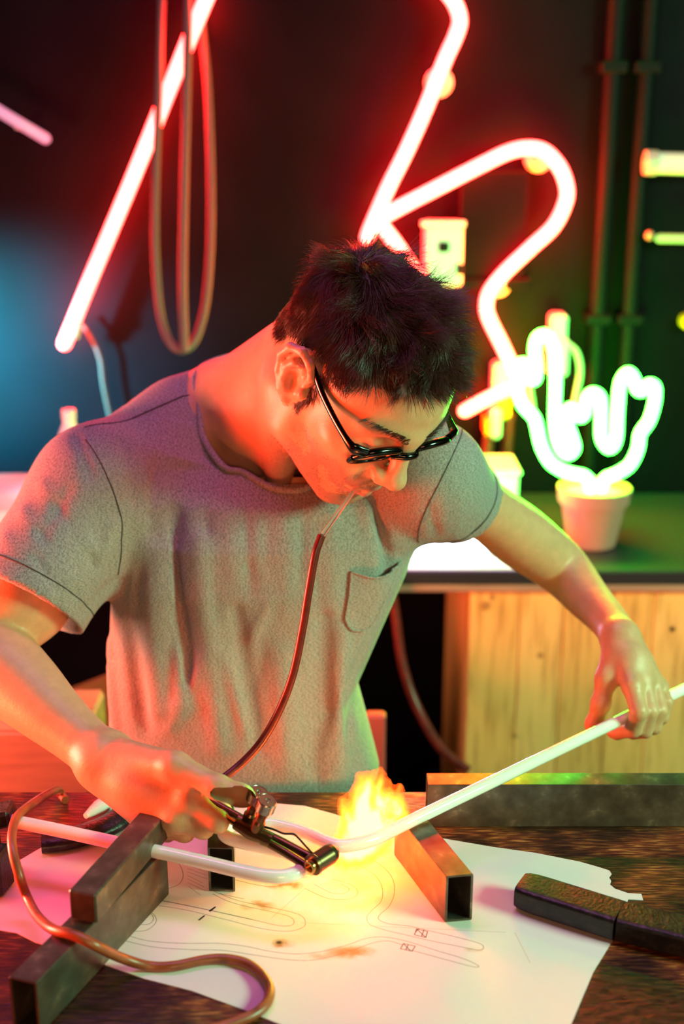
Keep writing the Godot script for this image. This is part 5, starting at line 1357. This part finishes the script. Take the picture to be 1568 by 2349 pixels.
func struct(called: String, mesh: Mesh, mat: Material, parent: Node3D = null) -> MeshInstance3D:
	var o := obj(called, mesh, mat, parent)
	o.set_meta("kind", "structure")
	return o

func arrays_mesh(v: PackedVector3Array, n: PackedVector3Array, ix: PackedInt32Array, col := PackedColorArray(), uv := PackedVector2Array()) -> ArrayMesh:
	var a := []
	a.resize(Mesh.ARRAY_MAX)
	a[Mesh.ARRAY_VERTEX] = v
	a[Mesh.ARRAY_NORMAL] = n
	a[Mesh.ARRAY_INDEX] = ix
	if col.size() > 0:
		a[Mesh.ARRAY_COLOR] = col
	if uv.size() > 0:
		a[Mesh.ARRAY_TEX_UV] = uv
	var m := ArrayMesh.new()
	m.add_surface_from_arrays(Mesh.PRIMITIVE_TRIANGLES, a)
	return m

static func wind(v: PackedVector3Array, n: PackedVector3Array, ix: PackedInt32Array) -> PackedInt32Array:
	for i in range(0, ix.size(), 3):
		var a := ix[i]
		var b := ix[i + 1]
		var c := ix[i + 2]
		if (v[c] - v[a]).cross(v[b] - v[a]).dot(n[a] + n[b] + n[c]) < 0.0:
			ix[i + 1] = c
			ix[i + 2] = b
	return ix

# collects triangles of several simple shapes into one mesh
class Geo:
	var v := PackedVector3Array()
	var n := PackedVector3Array()
	var ix := PackedInt32Array()
	var c := PackedColorArray()
	var uv := PackedVector2Array()
	func tri(a: Vector3, b: Vector3, cc: Vector3, out: Vector3) -> void:
		var nn := (b - a).cross(cc - a).normalized()
		var k := v.size()
		if nn.dot(out) < 0.0:
			nn = -nn
			v.append_array([a, b, cc])
		else:
			v.append_array([a, cc, b])
		n.append_array([nn, nn, nn])
		ix.append_array([k, k + 1, k + 2])
	func quad(a: Vector3, b: Vector3, cc: Vector3, d: Vector3, out: Vector3) -> void:
		tri(a, b, cc, out)
		tri(a, cc, d, out)
	# box from a frame: centre, half axes, chamfer
	func box(at: Vector3, hx: Vector3, hy: Vector3, hz: Vector3, ch := 0.0) -> void:
		var ax := [hx, hy, hz]
		if ch <= 0.0:
			for i in 3:
				for s in [-1.0, 1.0]:
					var f: Vector3 = ax[i] * s
					var p: Vector3 = ax[(i + 1) % 3]
					var q: Vector3 = ax[(i + 2) % 3]
					quad(at + f - p - q, at + f + p - q, at + f + p + q, at + f - p + q, f)
			return
		var r := [hx - hx.normalized() * ch, hy - hy.normalized() * ch, hz - hz.normalized() * ch]
		for i in 3:
			for s in [-1.0, 1.0]:
				var f: Vector3 = ax[i] * s
				var p: Vector3 = r[(i + 1) % 3]
				var q: Vector3 = r[(i + 2) % 3]
				quad(at + f - p - q, at + f + p - q, at + f + p + q, at + f - p + q, f)
		for i in 3:
			var j := (i + 1) % 3
			var k := (i + 2) % 3
			for s in [-1.0, 1.0]:
				for t in [-1.0, 1.0]:
					var e: Vector3 = r[k]
					var a1: Vector3 = ax[i] * s + r[j] * t
					var a2: Vector3 = r[i] * s + ax[j] * t
					quad(at + a1 - e, at + a1 + e, at + a2 + e, at + a2 - e, a1 + a2)
		for s in [-1.0, 1.0]:
			for t in [-1.0, 1.0]:
				for u in [-1.0, 1.0]:
					tri(at + ax[0] * s + r[1] * t + r[2] * u, at + r[0] * s + ax[1] * t + r[2] * u, at + r[0] * s + r[1] * t + ax[2] * u, hx * s + hy * t + hz * u)
	# tube along points with a radius at each; flat ends; squash gives an oval section
	func sweep(pts: Array, rad: Array, seg := 12, caps := true, up := Vector3.ZERO, squash := 1.0) -> void:
		var k0 := v.size()
		var m := pts.size()
		var side := Vector3.ZERO
		var len := 0.0
		for i in m:
			var t: Vector3 = (pts[mini(i + 1, m - 1)] - pts[maxi(i - 1, 0)]).normalized()
			if i == 0:
				var w := up if up != Vector3.ZERO else (Vector3.UP if absf(t.y) < 0.9 else Vector3.RIGHT)
				side = t.cross(w).normalized()
			else:
				side = (side - t * side.dot(t)).normalized()
				len += (pts[i] - pts[i - 1]).length()
			var oth := t.cross(side).normalized()
			var r: float = rad[i] if rad.size() > 1 else rad[0]
			for j in seg + 1:
				var a := TAU * j / seg
				var d := side * cos(a) + oth * sin(a) * squash
				v.append(pts[i] + d * r)
				n.append((side * cos(a) + oth * sin(a) / squash).normalized())
				uv.append(Vector2(float(j) / seg, len))
		for i in m - 1:
			for j in seg:
				var a := k0 + i * (seg + 1) + j
				ix.append_array([a, a + 1, a + seg + 1, a + 1, a + seg + 2, a + seg + 1])
		if caps:
			for e in [0, m - 1]:
				var t: Vector3 = (pts[0] - pts[1]).normalized() if e == 0 else (pts[m - 1] - pts[m - 2]).normalized()
				var k := v.size()
				for j in seg + 1:
					v.append(v[k0 + e * (seg + 1) + j])
					n.append(t)
					uv.append(Vector2.ZERO)
				for j in range(1, seg - 1):
					if e == 0:
						ix.append_array([k, k + j + 1, k + j])
					else:
						ix.append_array([k, k + j, k + j + 1])
	# surface of revolution about an axis: profile of (radius, height)
	func lathe(base: Vector3, axis: Vector3, prof: Array, seg := 24) -> void:
		axis = axis.normalized()
		var sx := axis.cross(Vector3.RIGHT if absf(axis.x) < 0.8 else Vector3.FORWARD).normalized()
		var sy := axis.cross(sx)
		for i in prof.size() - 1:
			var a: Vector2 = prof[i]
			var b: Vector2 = prof[i + 1]
			if a.distance_to(b) < 1e-7:
				continue
			var k := v.size()
			var nr := Vector2(b.y - a.y, a.x - b.x).normalized()
			for q in [a, b]:
				for j in seg + 1:
					var d := sx * cos(TAU * j / seg) + sy * sin(TAU * j / seg)
					v.append(base + d * q.x + axis * q.y)
					n.append((d * nr.x + axis * nr.y).normalized())
					uv.append(Vector2(float(j) / seg, q.y))
			for j in seg:
				ix.append_array([k + j, k + j + 1, k + seg + 1 + j, k + j + 1, k + seg + 2 + j, k + seg + 1 + j])
	# skin over rings of equally many points, with flat ends
	func skin_rings(rings: Array) -> void:
		var m: int = rings[0].size()
		var k0 := v.size()
		for i in rings.size():
			var ring: Array = rings[i]
			var c := Vector3.ZERO
			for p in ring:
				c += p
			c /= m
			for j in m + 1:
				var p: Vector3 = ring[j % m]
				var tj: Vector3 = ring[(j + 1) % m] - ring[(j - 1 + m) % m]
				var ti: Vector3 = rings[mini(i + 1, rings.size() - 1)][j % m] - rings[maxi(i - 1, 0)][j % m]
				var nn := tj.cross(ti).normalized()
				if nn.dot(p - c) < 0.0:
					nn = -nn
				v.append(p)
				n.append(nn)
				uv.append(Vector2(float(j) / m, float(i)))
		for i in rings.size() - 1:
			for j in m:
				var a := k0 + i * (m + 1) + j
				ix.append_array([a, a + 1, a + m + 1, a + 1, a + m + 2, a + m + 1])
		for e in [0, rings.size() - 1]:
			var ring: Array = rings[e]
			var c := Vector3.ZERO
			for p in ring:
				c += p
			c /= m
			var other: Vector3 = rings[1 if e == 0 else rings.size() - 2][0]
			for j in m:
				tri(c, ring[j], ring[(j + 1) % m], c - other)
	# extruded polygon: outline points in a plane, thickness vector
	func slab(pts: Array, th: Vector3) -> void:
		var o := Vector3.ZERO
		for p in pts:
			o += p
		o /= pts.size()
		var sx: Vector3 = (pts[1] - pts[0]).normalized()
		var nn := th.normalized()
		var sy := nn.cross(sx)
		var flat := PackedVector2Array()
		for p in pts:
			flat.append(Vector2((p - o).dot(sx), (p - o).dot(sy)))
		var t := Geometry2D.triangulate_polygon(flat)
		for i in range(0, t.size(), 3):
			tri(pts[t[i]], pts[t[i + 1]], pts[t[i + 2]], -nn)
			tri(pts[t[i]] + th, pts[t[i + 1]] + th, pts[t[i + 2]] + th, nn)
		var m := pts.size()
		for i in m:
			var a: Vector3 = pts[i]
			var b: Vector3 = pts[(i + 1) % m]
			var out := (b - a).cross(nn)
			var mid := Vector2(((a + b) / 2 - o).dot(sx), ((a + b) / 2 - o).dot(sy))
			var od := Vector2(out.dot(sx), out.dot(sy)).normalized()
			if Geometry2D.is_point_in_polygon(mid + od * 0.0005, flat):
				out = -out
			quad(a, b, b + th, a + th, out)
	func mesh(with_uv := false) -> ArrayMesh:
		var a := []
		a.resize(Mesh.ARRAY_MAX)
		a[Mesh.ARRAY_VERTEX] = v
		a[Mesh.ARRAY_NORMAL] = n
		var w := ix.duplicate()
		for i in range(0, w.size(), 3):
			var p := w[i]
			var q := w[i + 1]
			var r := w[i + 2]
			if (v[r] - v[p]).cross(v[q] - v[p]).dot(n[p] + n[q] + n[r]) < 0.0:
				w[i + 1] = r
				w[i + 2] = q
		a[Mesh.ARRAY_INDEX] = w
		if with_uv and uv.size() == v.size():
			a[Mesh.ARRAY_TEX_UV] = uv
		if c.size() == v.size():
			a[Mesh.ARRAY_COLOR] = c
		var m := ArrayMesh.new()
		m.add_surface_from_arrays(Mesh.PRIMITIVE_TRIANGLES, a)
		return m

# Catmull-Rom through points, each piece cut in n
func curve(pts: Array, n := 8) -> Array:
	var out := []
	var m := pts.size()
	for i in m - 1:
		var p0 = pts[maxi(i - 1, 0)]
		var p1 = pts[i]
		var p2 = pts[i + 1]
		var p3 = pts[mini(i + 2, m - 1)]
		for j in n:
			var t := float(j) / n
			out.append((p1 * 2.0 + (p2 - p0) * t + (p0 * 2.0 - p1 * 5.0 + p2 * 4.0 - p3) * t * t + (p1 * 3.0 - p0 - p2 * 3.0 + p3) * t * t * t) * 0.5)
	out.append(pts[m - 1])
	return out

# rounds the ends of a swept tube
func round_ends(pts: Array, r: float) -> Array:
	var p := pts.duplicate()
	var rad := []
	for q in p:
		rad.append(r)
	for e in 2:
		var a: Vector3 = p[0] if e == 0 else p[p.size() - 1]
		var b: Vector3 = p[1] if e == 0 else p[p.size() - 2]
		var t := (a - b).normalized()
		for k in [[0.5, 0.866], [0.866, 0.5], [0.99, 0.12]]:
			if e == 0:
				p.push_front(a + t * r * k[0])
				rad.push_front(r * k[1])
			else:
				p.push_back(a + t * r * k[0])
				rad.push_back(r * k[1])
	return [p, rad]

func tube_mesh(pts: Array, r: float, seg := 12, rounded := false) -> ArrayMesh:
	var g := Geo.new()
	if rounded:
		var e := round_ends(pts, r)
		g.sweep(e[0], e[1], seg)
	else:
		g.sweep(pts, [r], seg)
	return g.mesh()

# hollow rectangular tube: near corner at the floor, length and width vectors, height, wall
func square_tube(a: Vector3, along: Vector3, across: Vector3, h: float, wall: float) -> Array:
	var u := Vector3.UP
	var w := across.length()
	var c := across.normalized()
	var mid := a + along / 2.0
	var outer := Geo.new()
	# four walls with small chamfers
	outer.box(mid + c * w / 2 + u * (h - wall / 2), along / 2, c * w / 2, u * wall / 2, 0.0006)
	outer.box(mid + c * w / 2 + u * wall / 2, along / 2, c * w / 2, u * wall / 2, 0.0006)
	outer.box(mid + c * wall / 2 + u * h / 2, along / 2, c * wall / 2, u * (h / 2 - wall * 0.7), 0.0)
	outer.box(mid + c * (w - wall / 2) + u * h / 2, along / 2, c * wall / 2, u * (h / 2 - wall * 0.7), 0.0)
	return [outer.mesh()]

# ---------------------------------------------------------------- distance fields and surface nets
class Fld:
	var kind := PackedInt32Array()      # 0 capsule, 1 ellipsoid, 2 loft
	var op := PackedInt32Array()        # 0 join, 1 cut, 2 crease (adds height)
	var A := PackedVector3Array()
	var B := PackedVector3Array()
	var inv := PackedFloat32Array()
	var ra := PackedFloat32Array()
	var rb := PackedFloat32Array()
	var kk := PackedFloat32Array()
	var bas: Array[Basis] = []
	var inr: Array[Vector3] = []
	var rows: Array = []                # loft rows: Vector3 centre, half width, half depth, from low to high
	var all := PackedInt32Array()
	var lift := 0.0
	var wob: FastNoiseLite
	var amp := 0.0
	func put(k: int, o: int, a: Vector3, b: Vector3, r0: float, r1: float, s: float, ba := Basis(), ir := Vector3.ONE) -> void:
		all.append(kind.size())
		kind.append(k)
		op.append(o)
		A.append(a)
		B.append(b)
		inv.append(1.0 / maxf(b.length_squared(), 1e-9))
		ra.append(r0)
		rb.append(r1)
		kk.append(s)
		bas.append(ba)
		inr.append(ir)
	func cap(a: Vector3, b: Vector3, r0: float, r1: float, s := 0.01, o := 0) -> void:
		put(0, o, a, b - a, r0, r1, s)
	func chain(pts: Array, rad: Array, s := 0.01, o := 0) -> void:
		for i in pts.size() - 1:
			cap(pts[i], pts[i + 1], rad[i], rad[i + 1], s, o)
	func ell(c: Vector3, r: Vector3, s := 0.01, o := 0, turn := Basis()) -> void:
		put(1, o, c, Vector3.ZERO, minf(r.x, minf(r.y, r.z)), 0.0, s, turn.inverse(), Vector3(1.0 / r.x, 1.0 / r.y, 1.0 / r.z))
	# cuts off what lies beyond a plane, inside a ball round its middle
	func trim(c: Vector3, nrm: Vector3, r: float) -> void:
		put(3, 1, c, nrm.normalized(), r, 0.0, 0.0)
	func crease(a: Vector3, b: Vector3, w: float, h: float) -> void:
		put(0, 2, a, b - a, w, h, 0.0)
	func one(i: int, p: Vector3) -> float:
		var k := kind[i]
		if k == 0:
			var pa := p - A[i]
			var h := clampf(pa.dot(B[i]) * inv[i], 0.0, 1.0)
			return (pa - B[i] * h).length() - lerpf(ra[i], rb[i], h)
		if k == 1:
			var q: Vector3 = bas[i] * (p - A[i])
			var e: Vector3 = q * inr[i]
			var k0 := e.length()
			if k0 < 1e-6:
				return -ra[i]
			var k1: float = (e * inr[i]).length()
			return k0 * (k0 - 1.0) / k1
		if k == 3:
			var pa := p - A[i]
			return maxf(-pa.dot(B[i]), pa.length() - ra[i])
		return loft(p)
	func loft(p: Vector3) -> float:
		var m := rows.size()
		var y := p.y
		var j := 0
		while j < m - 2 and rows[j + 1][0].y < y:
			j += 1
		var lo: Array = rows[j]
		var hi: Array = rows[j + 1]
		var y0: float = lo[0].y
		var y1: float = hi[0].y
		var t := clampf((y - y0) / (y1 - y0), 0.0, 1.0)
		var c: Vector3 = (lo[0] as Vector3).lerp(hi[0], t)
		var w := lerpf(lo[1], hi[1], t)
		var d := lerpf(lo[2], hi[2], t)
		var q := Vector2((p.x - c.x) / w, (p.z - c.z) / d)
		var e := pow(pow(absf(q.x), 2.5) + pow(absf(q.y), 2.5), 0.4)
		var r := (e - 1.0) * minf(w, d) * (1.0 if e > 1.0 else 1.0)
		var bot: float = rows[0][0].y
		var top: float = rows[m - 1][0].y
		return maxf(r, maxf(bot - y, y - top))
	func at(p: Vector3, act: PackedInt32Array) -> float:
		var d := 1.0
		for i in act:
			var o := op[i]
			if o == 2:
				var pa := p - A[i]
				var h := clampf(pa.dot(B[i]) * inv[i], 0.0, 1.0)
				var e := (pa - B[i] * h).length_squared() / (ra[i] * ra[i])
				if e < 6.0:
					var f := sin(PI * clampf(pa.dot(B[i]) * inv[i] * 0.86 + 0.07, 0.0, 1.0))
					d -= rb[i] * exp(-e) * (0.3 + 0.7 * f)
				continue
			var s := one(i, p)
			var k := kk[i]
			if o == 0:
				if k <= 0.0:
					d = minf(d, s)
				else:
					var h := maxf(k - absf(d - s), 0.0) / k
					d = minf(d, s) - h * h * k * 0.25
			else:
				s = -s
				if k <= 0.0:
					d = maxf(d, s)
				else:
					var h := maxf(k - absf(d - s), 0.0) / k
					d = maxf(d, s) + h * h * k * 0.25
		if amp > 0.0:
			d += amp * wob.get_noise_3d(p.x, p.y * 0.55, p.z)
		return d - lift
	func near(p: Vector3, half: float) -> PackedInt32Array:
		var best := 1.0
		var ds := PackedFloat32Array()
		for i in all:
			if op[i] == 2:
				var pa := p - A[i]
				var h := clampf(pa.dot(B[i]) * inv[i], 0.0, 1.0)
				ds.append((pa - B[i] * h).length() - ra[i] * 2.5)
				continue
			var s := one(i, p)
			ds.append(s)
			if op[i] == 0:
				best = minf(best, s)
		var out := PackedInt32Array()
		for i in all:
			if op[i] == 0:
				if ds[i] < best + 2.8 * half + 2.0 * kk[i] + 0.003:
					out.append(i)
			elif ds[i] < half * 1.6 + 2.0 * kk[i] + 0.002:
				out.append(i)
		return out
	func grad(p: Vector3, e := 0.001) -> Vector3:
		var act := near(p, 0.004)
		return Vector3(at(p + Vector3(e, 0, 0), act) - at(p - Vector3(e, 0, 0), act), at(p + Vector3(0, e, 0), act) - at(p - Vector3(0, e, 0), act), at(p + Vector3(0, 0, e), act) - at(p - Vector3(0, 0, e), act)).normalized()
	# nearest point of the surface, found by walking along the gradient
	func onto(p: Vector3, lift := 0.0) -> Vector3:
		for i in 6:
			p -= grad(p) * (at(p, all) - lift) * 0.85
		return p
	# first hit from a point along a direction
	func hit(p: Vector3, dir: Vector3, lift := 0.0) -> Vector3:
		for i in 60:
			var d := at(p, all) - lift
			if d < 0.0003:
				break
			p += dir * maxf(d * 0.7, 0.0003)
		return p

var missed := 0
# meshes a field into v, n, ix
func nets(f: Fld, cell: float, lo: Vector3, hi: Vector3, out: Dictionary) -> void:
	var bs := cell * 4.0
	var nb := Vector3i(((hi - lo) / bs).ceil())
	var nx := nb.x * 4 + 4
	var ny := nb.y * 4 + 4
	var half := bs * 0.87
	var ids := {}
	missed = 0
	var shared := {}
	var first: int = out.v.size()
	var v := PackedVector3Array()
	var cross_cells := PackedInt64Array()
	var cross_axis := PackedInt32Array()
	var cross_flip := PackedInt32Array()
	var vals := PackedFloat32Array()
	vals.resize(125)
	var off := PackedInt32Array([0, 1, 5, 6, 25, 26, 30, 31])
	var skip := {}
	var sb := Vector3i((Vector3(nb) / 4.0).ceil())
	for z in sb.z:
		for y in sb.y:
			for x in sb.x:
				var c := lo + (Vector3(x, y, z) + Vector3.ONE * 0.5) * bs * 4.0
				if absf(f.at(c, f.all)) > half * 4.0 * 1.6 + 0.004:
					skip[Vector3i(x, y, z)] = true
	for bz in nb.z:
		for by in nb.y:
			for bx in nb.x:
				if skip.has(Vector3i(bx >> 2, by >> 2, bz >> 2)):
					continue
				var o := lo + Vector3(bx, by, bz) * bs
				var cen := o + Vector3.ONE * bs / 2.0
				var act := f.near(cen, half)
				if absf(f.at(cen, act)) > half * 1.9 + 0.002:
					continue
				var any_in := false
				var any_out := false
				var i := 0
				for z in 5:
					for y in 5:
						for x in 5:
							var d := 0.0
							if x == 0 or x == 4 or y == 0 or y == 4 or z == 0 or z == 4:
								var ck := bx * 4 + x + nx * (by * 4 + y + ny * (bz * 4 + z))
								var had = shared.get(ck)
								if had == null:
									d = f.at(o + Vector3(x, y, z) * cell, act)
									shared[ck] = d
								else:
									d = had
							else:
								d = f.at(o + Vector3(x, y, z) * cell, act)
							vals[i] = d
							if d < 0.0:
								any_in = true
							else:
								any_out = true
							i += 1
				if not (any_in and any_out):
					continue
				for z in 4:
					for y in 4:
						for x in 4:
							var b := x + 5 * y + 25 * z
							var m := 0
							for k in 8:
								if vals[b + off[k]] < 0.0:
									m += 1
							if m == 0 or m == 8:
								continue
							var sum := Vector3.ZERO
							var cnt := 0
							for e in 12:
								var ax := e >> 2
								var q := e & 3
								var c0 := 0
								var c1 := 0
								if ax == 0:
									c0 = q << 1
									c1 = c0 | 1
								elif ax == 1:
									c0 = (q & 1) | ((q >> 1) << 2)
									c1 = c0 | 2
								else:
									c0 = q
									c1 = c0 | 4
								var d0 := vals[b + off[c0]]
								var d1 := vals[b + off[c1]]
								if (d0 < 0.0) != (d1 < 0.0):
									var t := d0 / (d0 - d1)
									var pp := Vector3(c0 & 1, (c0 >> 1) & 1, c0 >> 2)
									pp[ax] += t
									sum += pp
									cnt += 1
							var gx := bx * 4 + x
							var gy := by * 4 + y
							var gz := bz * 4 + z
							var key := gx + nx * (gy + ny * gz)
							ids[key] = first + v.size()
							v.append(o + (Vector3(x, y, z) + sum / cnt) * cell)
							var s0 := vals[b] < 0.0
							for ax in 3:
								if (vals[b + off[1 << ax]] < 0.0) != s0:
									cross_cells.append(key)
									cross_axis.append(ax)
									cross_flip.append(1 if s0 else 0)
	var ix := PackedInt32Array()
	var st := PackedInt64Array([1, nx, nx * ny])
	for i in cross_cells.size():
		var ax := cross_axis[i]
		var du := st[(ax + 1) % 3]
		var dv := st[(ax + 2) % 3]
		var c := cross_cells[i]
		var a = ids.get(c)
		var b = ids.get(c - du)
		var d = ids.get(c - du - dv)
		var e = ids.get(c - dv)
		if a == null or b == null or d == null or e == null:
			missed += 1
			continue
		if cross_flip[i] == 1:
			ix.append_array([a, d, b, a, e, d])
		else:
			ix.append_array([a, b, d, a, d, e])
	var nrm := PackedVector3Array()
	nrm.resize(v.size())
	for i in range(0, ix.size(), 3):
		var a := ix[i] - first
		var b := ix[i + 1] - first
		var c := ix[i + 2] - first
		var fn := (v[c] - v[a]).cross(v[b] - v[a])
		nrm[a] += fn
		nrm[b] += fn
		nrm[c] += fn
	for i in nrm.size():
		nrm[i] = nrm[i].normalized()
	out.v.append_array(v)
	out.n.append_array(nrm)
	out.ix.append_array(ix)
	if missed > 0:
		print("missed ", missed, " of ", cross_cells.size())

func blank() -> Dictionary:
	return {"v": PackedVector3Array(), "n": PackedVector3Array(), "ix": PackedInt32Array()}
